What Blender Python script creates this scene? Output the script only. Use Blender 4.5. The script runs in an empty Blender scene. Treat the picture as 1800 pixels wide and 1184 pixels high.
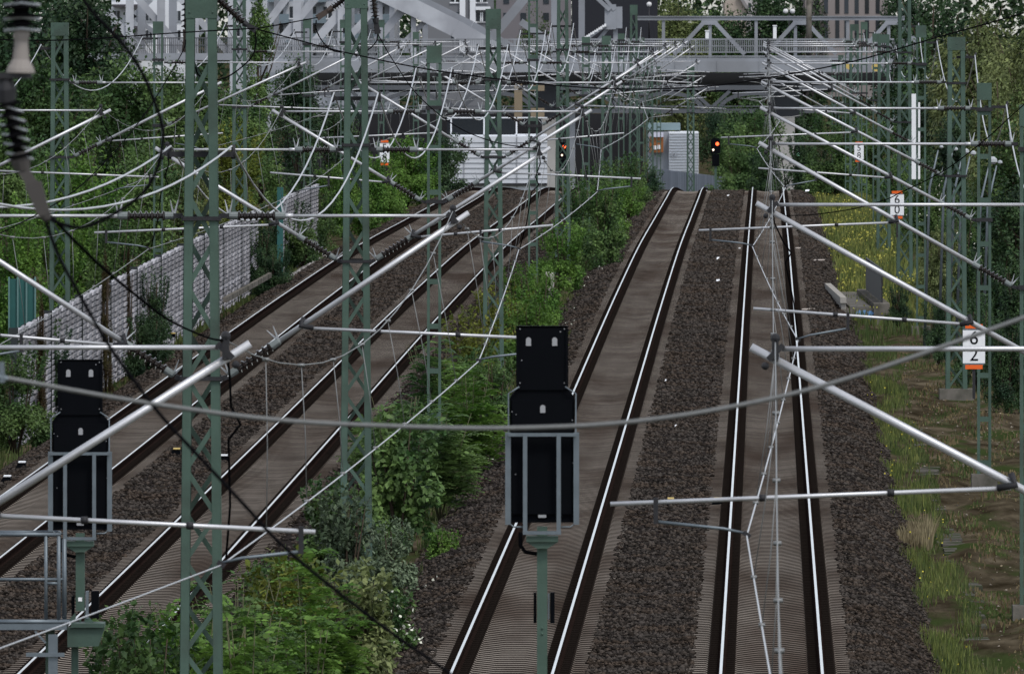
import bpy, math, random
import numpy as np
from mathutils import Vector

# ------------------------------------------------------------------ camera, sky, sun
S = bpy.context.scene
COL = S.collection
F = 25000.0            # focal length in photo pixels (photo 1800 px wide)
HC = 10.0              # camera height

cam_d = bpy.data.cameras.new("camera")
cam = bpy.data.objects.new("camera", cam_d)
COL.objects.link(cam)
cam.location = (0, 0, HC)
cam.rotation_euler = (math.radians(90), 0, 0)
cam_d.sensor_fit = 'HORIZONTAL'
cam_d.sensor_width = 36.0
cam_d.lens = 36.0 * F / 1800.0
cam_d.shift_y = -592.0 / 1800.0
cam_d.clip_start = 1.0
cam_d.clip_end = 20000.0
cam_d.dof.use_dof = True
cam_d.dof.focus_distance = 260.0
cam_d.dof.aperture_fstop = 24.0
S.camera = cam

SUN_EL, SUN_AZ = 58.0, 150.0
W = bpy.data.worlds.new("World")
S.world = W
W.use_nodes = True
wn = W.node_tree
sky = wn.nodes.new('ShaderNodeTexSky')
sky.sky_type = 'NISHITA'
sky.sun_disc = False
sky.sun_elevation = math.radians(SUN_EL)
sky.sun_rotation = math.radians(SUN_AZ)
sky.dust_density = 1.0
hsv = wn.nodes.new('ShaderNodeHueSaturation')
hsv.inputs['Saturation'].default_value = 0.38
wn.links.new(sky.outputs[0], hsv.inputs['Color'])
wn.links.new(hsv.outputs[0], wn.nodes['Background'].inputs['Color'])
wn.nodes['Background'].inputs['Strength'].default_value = 0.15

sd = bpy.data.lights.new("sun", 'SUN')
sd.energy = 1.3
sd.angle = math.radians(14)
sd.color = (1.0, 0.96, 0.9)
sun = bpy.data.objects.new("sun", sd)
COL.objects.link(sun)
az = math.radians(SUN_AZ)
el = math.radians(SUN_EL)
dirv = Vector((math.sin(az) * math.cos(el), math.cos(az) * math.cos(el), math.sin(el)))
sun.rotation_euler = dirv.to_track_quat('Z', 'Y').to_euler()

S.view_settings.view_transform = 'Standard'
S.view_settings.look = 'None'
S.view_settings.exposure = 0.55
S.view_settings.gamma = 1.0

# ------------------------------------------------------------------ place geometry
def interp_table(xs, ys):
    xs = np.array(xs, float); ys = np.array(ys, float)
    h = np.diff(xs); d = np.diff(ys) / h
    m = np.zeros(len(xs)); m[0] = d[0]; m[-1] = d[-1]
    for i in range(1, len(xs) - 1):
        m[i] = (d[i - 1] * h[i] + d[i] * h[i - 1]) / (h[i] + h[i - 1])
    def f(x):
        x = np.clip(np.asarray(x, float), xs[0], xs[-1])
        i = np.clip(np.searchsorted(xs, x) - 1, 0, len(xs) - 2)
        t = (x - xs[i]) / h[i]
        return ((2*t**3 - 3*t**2 + 1)*ys[i] + (t**3 - 2*t**2 + t)*h[i]*m[i]
                + (-2*t**3 + 3*t**2)*ys[i+1] + (t**3 - t**2)*h[i]*m[i+1])
    return f

_HT = interp_table([0, 150, 300, 450, 520, 600, 660, 710, 740, 780, 900, 1000, 1100, 1300, 4000],
                   [10.7, 10.178, 9.656, 9.14, 9.03, 9.15, 9.25, 9.37, 9.75, 10.4, 12.4, 13.8, 14.4, 14.5, 14.5])
def zr(Y):                       # height of the rail heads at distance Y
    return HC - _HT(Y)
K0, K1 = 0.078, 0.01788
def XU(u, Y):                    # lateral offset from the rightmost track -> world X
    return u + K0 + K1 * Y
def P(px, py, Y):                # photo pixel at distance Y -> world point
    return Vector(((px - 900.0) * Y / F, Y, HC - py * Y / F))
def PX(px, Y):
    return (px - 900.0) * Y / F

_GU = interp_table([-400, -40, -24, -18.5, -16.9, -7.0, 2.5, 3.2, 6, 9, 14, 40, 400],
                   [-1.0, -1.0, -0.9, -0.85, -0.8, -0.65, -0.86, -0.88, -0.95, -0.9, -0.9, -1.0, -1.0])
def gz(u, Y):                    # natural ground
    return zr(Y) + _GU(u)

# ------------------------------------------------------------------ materials
MATS = {}
def mat(name, base, rough=0.7, metal=0.0, var=0.0, vscale=4.0, bump=0.0, bscale=30.0, island=0.0,
        objvar=0.0, c2=None, c2scale=2.0, c2lo=0.45, c2hi=0.6, detail=4.0, spec=None, coord='Object'):
    if name in MATS: return MATS[name]
    m = bpy.data.materials.new(name); m.use_nodes = True
    nt = m.node_tree; N = nt.nodes; L = nt.links
    b = N['Principled BSDF']
    b.inputs['Roughness'].default_value = rough
    b.inputs['Metallic'].default_value = metal
    b.inputs['Specular IOR Level'].default_value = spec if spec is not None else (0.0 if rough >= .85 else .3)
    tc = N.new('ShaderNodeTexCoord')
    if coord == 'World':
        class _T: pass
        wp = N.new('ShaderNodeNewGeometry'); mpw = N.new('ShaderNodeMapping'); mpw.inputs['Scale'].default_value = (1, .12, 1); L.new(wp.outputs['Position'], mpw.inputs['Vector'])
        tc = _T(); tc.outputs = {'World': mpw.outputs[0]}
    rgb = N.new('ShaderNodeRGB'); rgb.outputs[0].default_value = (*base, 1)
    cur = rgb.outputs[0]
    if c2 is not None:
        nz = N.new('ShaderNodeTexNoise'); nz.inputs['Scale'].default_value = c2scale; nz.inputs['Detail'].default_value = detail
        L.new(tc.outputs[coord], nz.inputs['Vector'])
        mr = N.new('ShaderNodeMapRange'); mr.inputs['From Min'].default_value = c2lo; mr.inputs['From Max'].default_value = c2hi
        L.new(nz.outputs['Fac'], mr.inputs['Value'])
        mx = N.new('ShaderNodeMix'); mx.data_type = 'RGBA'
        L.new(mr.outputs[0], mx.inputs['Factor']); L.new(cur, mx.inputs['A'])
        mx.inputs['B'].default_value = (*c2, 1)
        cur = mx.outputs['Result']
    if var or island or objvar:
        val = None
        def add(o, amt):
            nonlocal val
            a = N.new('ShaderNodeMath'); a.operation = 'MULTIPLY_ADD'
            L.new(o, a.inputs[0]); a.inputs[1].default_value = 2 * amt
            if val is None: a.inputs[2].default_value = 1 - amt
            else:
                s = N.new('ShaderNodeMath'); s.operation = 'SUBTRACT'; L.new(val, s.inputs[0]); s.inputs[1].default_value = amt
                L.new(s.outputs[0], a.inputs[2])
            val = a.outputs[0]
        if var:
            nz = N.new('ShaderNodeTexNoise'); nz.inputs['Scale'].default_value = vscale; nz.inputs['Detail'].default_value = 6
            L.new(tc.outputs[coord], nz.inputs['Vector']); add(nz.outputs['Fac'], var)
        if island:
            g = N.new('ShaderNodeNewGeometry'); add(g.outputs['Random Per Island'], island)
        if objvar:
            oi = N.new('ShaderNodeObjectInfo'); add(oi.outputs['Random'], objvar)
        hs = N.new('ShaderNodeHueSaturation'); L.new(cur, hs.inputs['Color']); L.new(val, hs.inputs['Value'])
        cur = hs.outputs[0]
    L.new(cur, b.inputs['Base Color'])
    if bump:
        nz = N.new('ShaderNodeTexNoise'); nz.inputs['Scale'].default_value = bscale; nz.inputs['Detail'].default_value = 5
        L.new(tc.outputs[coord], nz.inputs['Vector'])
        bp = N.new('ShaderNodeBump'); bp.inputs['Strength'].default_value = bump; bp.inputs['Distance'].default_value = 0.02
        L.new(nz.outputs['Fac'], bp.inputs['Height']); L.new(bp.outputs[0], b.inputs['Normal'])
    MATS[name] = m
    return m

def leafmat(name, base, c2, trans=0.3, isl=0.4, objvar=0.2, c2scale=0.9, tint=None):
    if name in MATS: return MATS[name]
    m = bpy.data.materials.new(name); m.use_nodes = True
    nt = m.node_tree; N = nt.nodes; L = nt.links
    b = N['Principled BSDF']; b.inputs['Roughness'].default_value = 0.55
    b.inputs['Specular IOR Level'].default_value = 0.22
    tc = N.new('ShaderNodeTexCoord'); g = N.new('ShaderNodeNewGeometry'); oi = N.new('ShaderNodeObjectInfo')
    nz = N.new('ShaderNodeTexNoise'); nz.inputs['Scale'].default_value = c2scale; nz.inputs['Detail'].default_value = 2
    ad = N.new('ShaderNodeVectorMath'); ad.operation = 'ADD'
    L.new(tc.outputs['Object'], ad.inputs[0]); L.new(oi.outputs['Random'], ad.inputs[1])
    L.new(ad.outputs[0], nz.inputs['Vector'])
    mr = N.new('ShaderNodeMapRange'); mr.inputs['From Min'].default_value = .38; mr.inputs['From Max'].default_value = .62
    L.new(nz.outputs['Fac'], mr.inputs['Value'])
    mx = N.new('ShaderNodeMix'); mx.data_type = 'RGBA'
    L.new(mr.outputs[0], mx.inputs['Factor'])
    mx.inputs['A'].default_value = (*base, 1); mx.inputs['B'].default_value = (*c2, 1)
    a = N.new('ShaderNodeMath'); a.operation = 'MULTIPLY_ADD'
    L.new(g.outputs['Random Per Island'], a.inputs[0]); a.inputs[1].default_value = 2*isl; a.inputs[2].default_value = 1 - isl - objvar
    a2 = N.new('ShaderNodeMath'); a2.operation = 'MULTIPLY_ADD'
    L.new(oi.outputs['Random'], a2.inputs[0]); a2.inputs[1].default_value = 2*objvar; L.new(a.outputs[0], a2.inputs[2])
    hs = N.new('ShaderNodeHueSaturation'); L.new(mx.outputs['Result'], hs.inputs['Color']); L.new(a2.outputs[0], hs.inputs['Value'])
    L.new(hs.outputs[0], b.inputs['Base Color'])
    t = N.new('ShaderNodeBsdfTranslucent'); L.new(hs.outputs[0], t.inputs['Color'])
    ms = N.new('ShaderNodeMixShader'); ms.inputs[0].default_value = trans
    L.new(b.outputs[0], ms.inputs[1]); L.new(t.outputs[0], ms.inputs[2])
    L.new(ms.outputs[0], N['Material Output'].inputs['Surface'])
    MATS[name] = m
    return m

def emit(name, col, strength):
    m = bpy.data.materials.new(name); m.use_nodes = True
    b = m.node_tree.nodes['Principled BSDF']
    b.inputs['Base Color'].default_value = (*col, 1)
    b.inputs['Emission Color'].default_value = (*col, 1)
    b.inputs['Emission Strength'].default_value = strength
    return m

M_ALU = mat('aluminium tube', (0.50, 0.505, 0.525), 0.42, 0.5, var=0.3, vscale=3, bump=0.08, bscale=60)
M_WIRE = mat('bright wire', (0.50, 0.51, 0.53), 0.5, 0.6)
M_WIREG = mat('weathered wire', (0.20, 0.205, 0.205), 0.55, 0.5)
M_BLACKW = mat('black cable', (0.005, 0.005, 0.006), 0.9)
M_GREY_CABLE = mat('grey stranded cable', (0.15, 0.155, 0.155), 0.7, 0.3, var=0.2, vscale=40)
M_GALV = mat('galvanised steel', (0.135, 0.16, 0.18), 0.5, 0.55, var=0.25, vscale=8, bump=0.05)
M_FIT = mat('dark fittings', (0.026, 0.026, 0.029), 0.65, 0.3, var=0.3, vscale=20)
M_CAP = mat('grey insulator cap', (0.16, 0.18, 0.18), 0.55, 0.3, var=0.2, vscale=20)
M_INS = mat('dark brown porcelain', (0.018, 0.014, 0.013), 0.22)
M_GLINT_FIT = mat('pale rim glints and fittings', (0.34, 0.36, 0.38), 0.4)  # pale fittings, and the glint crescents modelled on the foreground insulator
M_GREEN = mat('green mast paint', (0.050, 0.086, 0.067), 0.65, 0.0, var=0.45, vscale=2.2, bump=0.12, bscale=25,
              c2=(0.034, 0.050, 0.040), c2scale=1.3, c2lo=.5, c2hi=.72, objvar=0.1)
M_CONC = mat('old concrete', (0.150, 0.138, 0.122), 0.9, 0, var=0.5, vscale=2.5, bump=0.3, bscale=20,
             c2=(0.055, 0.055, 0.044), c2scale=1.8, c2lo=.45, c2hi=.7)
M_SLEEP = mat('concrete sleeper', (0.190, 0.166, 0.143), 0.9, 0, var=0.45, vscale=1.6, bump=0.2, bscale=40, island=0.2,
              c2=(0.080, 0.060, 0.048), c2scale=0.55, c2lo=.42, c2hi=.68, coord='World')
M_SLSIDE = mat('dark sleeper flank', (0.026, 0.021, 0.018), 0.95, 0, var=.4, vscale=2)  # flanks and ends coloured darker than the sleeper tops
M_RUST = mat('rusty fastening', (0.013, 0.010, 0.0085), 0.9, 0, var=0.4, vscale=9)
M_RAILSIDE = mat('rusty rail side', (0.016, 0.0105, 0.009), 0.9, 0, var=0.4, vscale=3)
M_RAILDULL = mat('dull rail head', (0.58, 0.56, 0.55), 0.30, 1.0, var=0.35, vscale=0.4)
M_RAILTOP = mat('polished rail head', (0.66, 0.66, 0.67), 0.27, 1.0, var=0.3, vscale=0.25)
M_BLACK = mat('matt black panel', (0.0022, 0.0028, 0.0042), 0.85, 0, var=0.2, vscale=6, spec=0.06)
M_TAB = mat('grey reflector', (0.27, 0.275, 0.29), 0.6)
M_WHITE = mat('white enamel', (0.72, 0.73, 0.75), 0.45, 0, var=0.08, vscale=10)
M_ORANGE = mat('orange reflector', (0.70, 0.11, 0.012), 0.5)
M_YELLOW = mat('yellow paint', (0.50, 0.37, 0.12), 0.7)

# ------------------------------------------------------------------ mesh building
class MB:
    def __init__(s):
        s.v = []; s.f = []; s.mi = []; s.smooth = []; s.slot = 0; s.sm = False
    def add(s, vs, fs):
        o = len(s.v); s.v.extend([tuple(p) for p in vs])
        for f in fs:
            s.f.append([i + o for i in f]); s.mi.append(s.slot); s.smooth.append(s.sm)
    def box(s, x0, x1, y0, y1, z0, z1):
        s.add([(x0,y0,z0),(x1,y0,z0),(x1,y1,z0),(x0,y1,z0),(x0,y0,z1),(x1,y0,z1),(x1,y1,z1),(x0,y1,z1)],
              [(0,3,2,1),(4,5,6,7),(0,1,5,4),(1,2,6,5),(2,3,7,6),(3,0,4,7)])
    def bar(s, a, b, w, d, up=(0,1,0), w2=None, d2=None):
        a = Vector(a); b = Vector(b); t = (b - a)
        if t.length < 1e-6: return
        t.normalize(); up = Vector(up)
        sx = t.cross(up)
        if sx.length < 1e-4: sx = t.cross(Vector((1,0,0)))
        sx.normalize(); sy = sx.cross(t).normalized()
        w2 = w if w2 is None else w2; d2 = d if d2 is None else d2
        vs = []
        for (c, ww, dd) in ((a, w, d), (b, w2, d2)):
            for (i, j) in ((-1,-1),(1,-1),(1,1),(-1,1)):
                vs.append(c + sx*(i*ww/2) + sy*(j*dd/2))
        s.add(vs, [(0,1,2,3),(7,6,5,4),(0,4,5,1),(1,5,6,2),(2,6,7,3),(3,7,4,0)])
    def tube(s, pts, r, n=8, caps=True):
        pts = [Vector(p) for p in pts]; k = len(pts)
        rs = r if isinstance(r, (list, tuple)) else [r]*k
        t0 = (pts[1]-pts[0]).normalized()
        ref = Vector((0,0,1)) if abs(t0.z) < 0.9 else Vector((1,0,0))
        nx = t0.cross(ref).normalized(); vs = []
        for i in range(k):
            if i == 0: t = t0
            elif i == k-1: t = (pts[i]-pts[i-1]).normalized()
            else:
                t = (pts[i+1]-pts[i-1])
                t = t.normalized() if t.length > 1e-9 else t0
            nx = (nx - t*nx.dot(t))
            if nx.length < 1e-6: nx = t.orthogonal()
            nx.normalize(); ny = t.cross(nx)
            for j in range(n):
                a = 2*math.pi*j/n
                vs.append(pts[i] + (nx*math.cos(a) + ny*math.sin(a))*rs[i])
        fs = []
        for i in range(k-1):
            for j in range(n):
                j2 = (j+1) % n
                fs.append((i*n+j, i*n+j2, (i+1)*n+j2, (i+1)*n+j))
        sm = s.sm; s.sm = True; s.add(vs, fs)
        s.sm = False
        if caps:
            o = len(s.v) - k*n
            s.f.append([o+j for j in range(n-1,-1,-1)]); s.mi.append(s.slot); s.smooth.append(False)
            s.f.append([o+(k-1)*n+j for j in range(n)]); s.mi.append(s.slot); s.smooth.append(False)
        s.sm = sm
    def lathe(s, a, b, prof, n=10):          # prof: (t 0..1, radius)
        a = Vector(a); b = Vector(b); d = b - a
        t = d.normalized(); nx = t.orthogonal().normalized(); ny = t.cross(nx); vs = []
        for (q, r) in prof:
            for j in range(n):
                an = 2*math.pi*j/n
                vs.append(a + d*q + (nx*math.cos(an) + ny*math.sin(an))*r)
        fs = []
        for i in range(len(prof)-1):
            for j in range(n):
                j2 = (j+1) % n
                fs.append((i*n+j, i*n+j2, (i+1)*n+j2, (i+1)*n+j))
        fs.append(tuple(range(n-1,-1,-1))); fs.append(tuple((len(prof)-1)*n+j for j in range(n)))
        s.add(vs, fs)
    def prism(s, poly, y0, y1):             # poly of (x,z), extruded along y
        n = len(poly)
        vs = [(x, y0, z) for x, z in poly] + [(x, y1, z) for x, z in poly]
        s.add(vs, [tuple(range(n)), tuple(range(2*n-1, n-1, -1))] + [(i, i+n, (i+1) % n + n, (i+1) % n) for i in range(n)])
    def ball(s, c, r, n=8):
        c = Vector(c)
        prof = [(0.5 - 0.5*math.cos(math.pi*i/6), max(1e-4, r*math.sin(math.pi*i/6))) for i in range(7)]
        s.lathe(c - Vector((0,0,r)), c + Vector((0,0,r)), prof, n)
    def build(s, name, mats, parent=None):
        me = bpy.data.meshes.new(name)
        off = Vector((0,0,0)); q = parent
        while q is not None: off += Vector(q.location); q = q.parent
        me.from_pydata([(x-off.x, y-off.y, z-off.z) for x, y, z in s.v], [], s.f)
        ms = mats if isinstance(mats, (list, tuple)) else [mats]
        for m in ms: me.materials.append(m)
        me.polygons.foreach_set('material_index', s.mi)
        me.polygons.foreach_set('use_smooth', s.smooth)
        me.update()
        o = bpy.data.objects.new(name, me); COL.objects.link(o)
        if parent is not None: o.parent = parent
        return o

def tag(o, label=None, cat=None, group=None, kind=None):
    if label: o['label'] = label
    if cat: o['category'] = cat
    if group: o['group'] = group
    if kind: o['kind'] = kind
    return o
def empty(name, loc, label=None, cat=None, group=None):
    o = bpy.data.objects.new(name, None); COL.objects.link(o)
    o.location = loc; o.empty_display_size = 0.2
    return tag(o, label, cat, group)
def copy_obj(o, parent=None, loc=None, rotz=None, scale=None):
    c = o.copy(); COL.objects.link(c); c.parent = parent
    if loc is not None: c.location = loc
    if rotz is not None: c.rotation_euler = (0, 0, rotz)
    if scale is not None: c.scale = scale
    return c
def npmesh(name, V, Fq, material, parent=None, smooth=False):
    """V (n,3), Fq (m,k) arrays -> object"""
    me = bpy.data.meshes.new(name)
    me.vertices.add(len(V)); me.vertices.foreach_set('co', np.asarray(V, np.float32).ravel())
    m, k = Fq.shape
    me.loops.add(m*k); me.loops.foreach_set('vertex_index', np.asarray(Fq, np.int32).ravel())
    me.polygons.add(m)
    me.polygons.foreach_set('loop_start', np.arange(0, m*k, k, dtype=np.int32))
    me.polygons.foreach_set('loop_total', np.full(m, k, np.int32))
    for mm in (material if isinstance(material, (list, tuple)) else [material]): me.materials.append(mm)
    me.update(calc_edges=True); me.validate()
    if smooth: me.polygons.foreach_set('use_smooth', np.ones(m, bool))
    o = bpy.data.objects.new(name, me); COL.objects.link(o)
    if parent is not None: o.parent = parent
    return o

ORD = ['nearest', 'second nearest', 'third nearest', 'fourth nearest', 'fifth nearest', 'sixth nearest', 'seventh nearest',
       'eighth nearest', 'ninth nearest', 'tenth nearest', 'eleventh nearest', 'twelfth nearest', 'thirteenth nearest', 'farthest']

# ------------------------------------------------------------------ ground, ballast
rng = np.random.default_rng(7)
YS = np.concatenate([np.arange(20, 140, 20), np.arange(140, 860, 4), np.arange(860, 1400, 30), np.array([1500, 1800, 2400, 3500, 6000])])

def sheet(name, us, zf, mats, ys=YS, closed=False):
    us = np.array(us, float); V = []
    U, Yg = np.meshgrid(us, ys)
    Z = zf(U, Yg)
    V = np.stack([XU(U, Yg), Yg, Z], -1).reshape(-1, 3)
    n = len(us); i, j = np.meshgrid(np.arange(len(ys)-1), np.arange(n-1), indexing='ij')
    a = (i*n + j).ravel()
    Fq = np.stack([a, a+1, a+1+n, a+n], -1)
    return npmesh(name, V, Fq, mats, smooth=True)

def ground_mat():
    m = bpy.data.materials.new('soil and weeds'); m.use_nodes = True
    nt = m.node_tree; N = nt.nodes; L = nt.links; b = N['Principled BSDF']; b.inputs['Roughness'].default_value = 0.95; b.inputs['Specular IOR Level'].default_value = 0
    tc = N.new('ShaderNodeTexCoord')
    mp = N.new('ShaderNodeMapping'); mp.inputs['Scale'].default_value = (1, 0.25, 1); L.new(tc.outputs['Object'], mp.inputs['Vector'])
    def noise(sc, det=5):
        n = N.new('ShaderNodeTexNoise'); n.inputs['Scale'].default_value = sc; n.inputs['Detail'].default_value = det
        L.new(mp.outputs[0], n.inputs['Vector']); return n.outputs['Fac']
    r = N.new('ShaderNodeValToRGB')
    r.color_ramp.elements[0].position = .32; r.color_ramp.elements[0].color = (0.022, 0.017, 0.010, 1)
    r.color_ramp.elements[1].position = .72; r.color_ramp.elements[1].color = (0.105, 0.086, 0.058, 1)
    e = r.color_ramp.elements.new(.5); e.color = (0.050, 0.040, 0.026, 1)
    L.new(noise(1.6, 8), r.inputs[0])
    r2 = N.new('ShaderNodeValToRGB'); r2.color_ramp.elements[0].position = .5; r2.color_ramp.elements[1].position = .62
    L.new(noise(.7, 4), r2.inputs[0])
    mx = N.new('ShaderNodeMix'); mx.data_type = 'RGBA'; L.new(r2.outputs[0], mx.inputs['Factor']); L.new(r.outputs[0], mx.inputs['A'])
    mx.inputs['B'].default_value = (0.030, 0.042, 0.014, 1)
    L.new(mx.outputs['Result'], b.inputs['Base Color'])
    bp = N.new('ShaderNodeBump'); bp.inputs['Strength'].default_value = .8; bp.inputs['Distance'].default_value = .12
    L.new(noise(6, 6), bp.inputs['Height']); L.new(bp.outputs[0], b.inputs['Normal'])
    return m
M_SOIL = ground_mat()
def zground(U, Y):
    base = zr(Y) + _GU(U)
    w = 0.05*np.sin(U*1.7 + Y*0.21) + 0.04*np.sin(U*3.1 - Y*0.13)
    w += np.where(U > 3.6, 0.09*np.sin(Y*0.34 + U*0.9)*np.sin(U*2.0 + 1), 0)
    return base + np.where((U > -18) & (U < 3), 0.3*w, w)
us_g = [-600, -300, -120, -60] + list(np.arange(-40, -19, 3.0)) + list(np.arange(-19, 16, 0.6)) + list(np.arange(16, 40, 4)) + [60, 120, 300, 600]
tag(sheet('ground', us_g, zground, M_SOIL), kind='structure')

def ballast_mat():
    m = bpy.data.materials.new('dark ballast'); m.use_nodes = True
    nt = m.node_tree; N = nt.nodes; L = nt.links; b = N['Principled BSDF']; b.inputs['Roughness'].default_value = 0.9; b.inputs['Specular IOR Level'].default_value = 0
    tc = N.new('ShaderNodeTexCoord')
    v = N.new('ShaderNodeTexVoronoi'); v.inputs['Scale'].default_value = 16; L.new(tc.outputs['Object'], v.inputs['Vector'])
    r = N.new('ShaderNodeValToRGB')
    r.color_ramp.elements[0].color = (0.008, 0.007, 0.0065, 1); r.color_ramp.elements[1].color = (0.042, 0.036, 0.034, 1)
    L.new(v.outputs['Color'], r.inputs[0]); L.new(r.outputs[0], b.inputs['Base Color'])
    bp = N.new('ShaderNodeBump'); bp.inputs['Strength'].default_value = 1; bp.inputs['Distance'].default_value = .05; bp.invert = True
    L.new(v.outputs['Distance'], bp.inputs['Height']); L.new(bp.outputs[0], b.inputs['Normal'])
    return m
M_BALL = ballast_mat()
PR_R = ([-6.9, -6.5, -5.95, -5.4, -5.25, -2.72, -2.6, -2.0, -1.4, -1.28, 1.28, 1.4, 1.75, 2.3, 2.9], [-.85, -.62, -.36, -.225, -.275, -.275, -.225, -.22, -.225, -.275, -.275, -.225, -.25, -.52, -1.0])
PR_L = ([-17.2, -16.7, -16.2, -15.75, -15.63, -13.07, -12.95, -12.4, -11.8, -11.68, -9.12, -9.0, -8.5, -8.1, -7.6], [-1.0, -.62, -.36, -.225, -.275, -.275, -.225, -.25, -.225, -.275, -.275, -.225, -.3, -.55, -.85])
f_R = lambda u: np.interp(u, *PR_R); f_L = lambda u: np.interp(u, *PR_L)
ysb = np.arange(140, 861, 4.0)
tag(sheet('ballast_bed', PR_R[0], lambda U, Y: zr(Y) + f_R(U), M_BALL, ysb), kind='structure')
tag(sheet('ballast_bed', PR_L[0], lambda U, Y: zr(Y) + f_L(U), M_BALL, ysb), kind='structure')

# loose stones on the ballast
M_STONE = mat('ballast stone', (0.041, 0.0355, 0.0315), 0.9, 0, island=0.72, c2=(0.044, 0.034, 0.027), c2scale=.6)
def stones(name, n, u_lo, u_hi, prof, y0, y1, smin, smax, seed, material=M_STONE, pw=1.6):
    r = np.random.default_rng(seed)
    t = r.random(n); Y = y0 + (y1 - y0)*t**pw
    u = u_lo + (u_hi - u_lo)*r.random(n)
    s = (smin + (smax - smin)*r.random(n)**2) * (0.75 + Y/700)
    X = XU(u, Y); Z = zr(Y) + prof(u)
    base = np.array([[1,0,0],[-1,0,0],[0,1,0],[0,-1,0],[0,0,1],[0,0,-.6]], float)
    fs = np.array([[0,2,4],[2,1,4],[1,3,4],[3,0,4],[2,0,5],[1,2,5],[3,1,5],[0,3,5]])
    V = base[None] * (0.65 + 0.7*r.random((n, 6, 1))) + 0.28*(r.random((n, 6, 3)) - .5)
    V[:, :, 2] *= 0.75
    a = r.random(n)*6.28; c, sn = np.cos(a), np.sin(a)
    x = V[:,:,0]*c[:,None] - V[:,:,1]*sn[:,None]; y = V[:,:,0]*sn[:,None] + V[:,:,1]*c[:,None]
    V[:,:,0] = x*1.15; V[:,:,1] = y
    V = V * s[:,None,None] + np.stack([X, Y, Z + s*0.25], -1)[:,None,:]
    Fq = (fs[None] + 6*np.arange(n)[:,None,None]).reshape(-1, 3)
    return tag(npmesh(name, V.reshape(-1, 3), Fq, material), kind='stuff')
e_R = lambda u: np.where((np.abs(u) < 1.42) | (np.abs(u+4) < 1.42), -.205, f_R(u))
e_L = lambda u: np.where((np.abs(u+10.4) < 1.42) | (np.abs(u+14.35) < 1.42), -.205, f_L(u))
st = [stones('ballast_stones', 42000, -2.80, -1.20, e_R, 200, 760, .019, .052, 1),
      stones('ballast_stones', 42000, 1.20, 2.75, e_R, 200, 760, .019, .052, 2),
      stones('ballast_stones', 30000, -6.6, -5.2, e_R, 200, 760, .019, .052, 3),
      stones('ballast_stones', 42000, -13.15, -11.6, e_L, 200, 760, .019, .052, 4),
      stones('ballast_stones', 12000, -9.2, -7.7, e_L, 200, 760, .019, .052, 5),
      stones('ballast_stones', 30000, -17.1, -15.55, e_L, 260, 760, .019, .052, 6)]
for o, w in zip(st, ['between the two right tracks', 'on the right shoulder of the rightmost track', 'left of the third track',
                     'between the two left tracks', 'right of the second track', 'left of the leftmost track']):
    tag(o, 'loose dark brown ballast stones lying ' + w, 'ballast')
tag(stones('gravel_patch', 2600, -17.6, -16.2, lambda u: f_L(u) + .02, 470, 520, .03, .06, 9,
           mat('pale gravel', (0.20, 0.19, 0.18), .9, island=.5), pw=1), 'pale grey gravel heaped beside the leftmost track', 'gravel')

# ------------------------------------------------------------------ tracks
def sleeper_mesh():
    b = MB()
    xs = [-1.30, -1.0, -.97, -.55, -.52, -0.2, 0.2, .52, .55, .97, 1.0, 1.30]
    zt = [-.205, -.190, -.178, -.178, -.190, -.225, -.225, -.190, -.178, -.178, -.190, -.205]
    vs = []; fs = []
    for x, z in zip(xs, zt):
        vs += [(x, -.155, z-.16), (x, -.13, z), (x, .13, z), (x, .155, z-.16)]
    for i in range(len(xs)-1):
        o = 4*i
        dark = abs(xs[i] + xs[i+1])/2 > .54 and abs(xs[i] + xs[i+1])/2 < .98
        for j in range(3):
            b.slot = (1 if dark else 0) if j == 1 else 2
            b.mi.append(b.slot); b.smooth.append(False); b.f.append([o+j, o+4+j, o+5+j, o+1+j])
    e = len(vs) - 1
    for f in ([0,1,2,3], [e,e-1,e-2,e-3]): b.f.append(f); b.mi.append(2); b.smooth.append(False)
    b.v.extend(vs)
    b.slot = 1
    for s in (-.7535, .7535):
        b.box(s-.19, s-.07, -.12, .12, -.20, -.12)
        b.box(s+.07, s+.19, -.12, .12, -.20, -.12)
        b.box(s-.09, s+.09, -.09, .09, -.18, -.165)
    return b
SLEEP = sleeper_mesh()
def rail_mesh(b, u0, side, ya, yb):
    prof = [(-.075,-.172),(.075,-.172),(.075,-.16),(.012,-.135),(.009,-.05),(.036,-.035),(.036,-.010),(.021,0),(-.021,0),(-.036,-.010),(-.036,-.035),(-.009,-.05),(-.012,-.135),(-.075,-.16)]
    ys = np.arange(ya, yb+.1, 4.0); n = len(prof); o = len(b.v)
    for Y in ys:
        x = XU(u0 + side*.7535, Y); z = float(zr(Y))
        for (a, c) in prof: b.v.append((x+a, Y, z+c))
    for i in range(len(ys)-1):
        for j in range(n):
            j2 = (j+1) % n
            b.f.append([o+i*n+j, o+i*n+j2, o+(i+1)*n+j2, o+(i+1)*n+j])
            b.mi.append(1 if j in (7,) else 0); b.smooth.append(False)
TR = [(-14.35, 248.0, 'leftmost track, running past the noise barrier'), (-10.4, 206.0, 'second track from the left, beside the middle bushes'),
      (-4.0, 206.0, 'third track from the left, right of the middle bushes'), (0.0, 206.0, 'rightmost track, running straight up the picture')]
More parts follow.
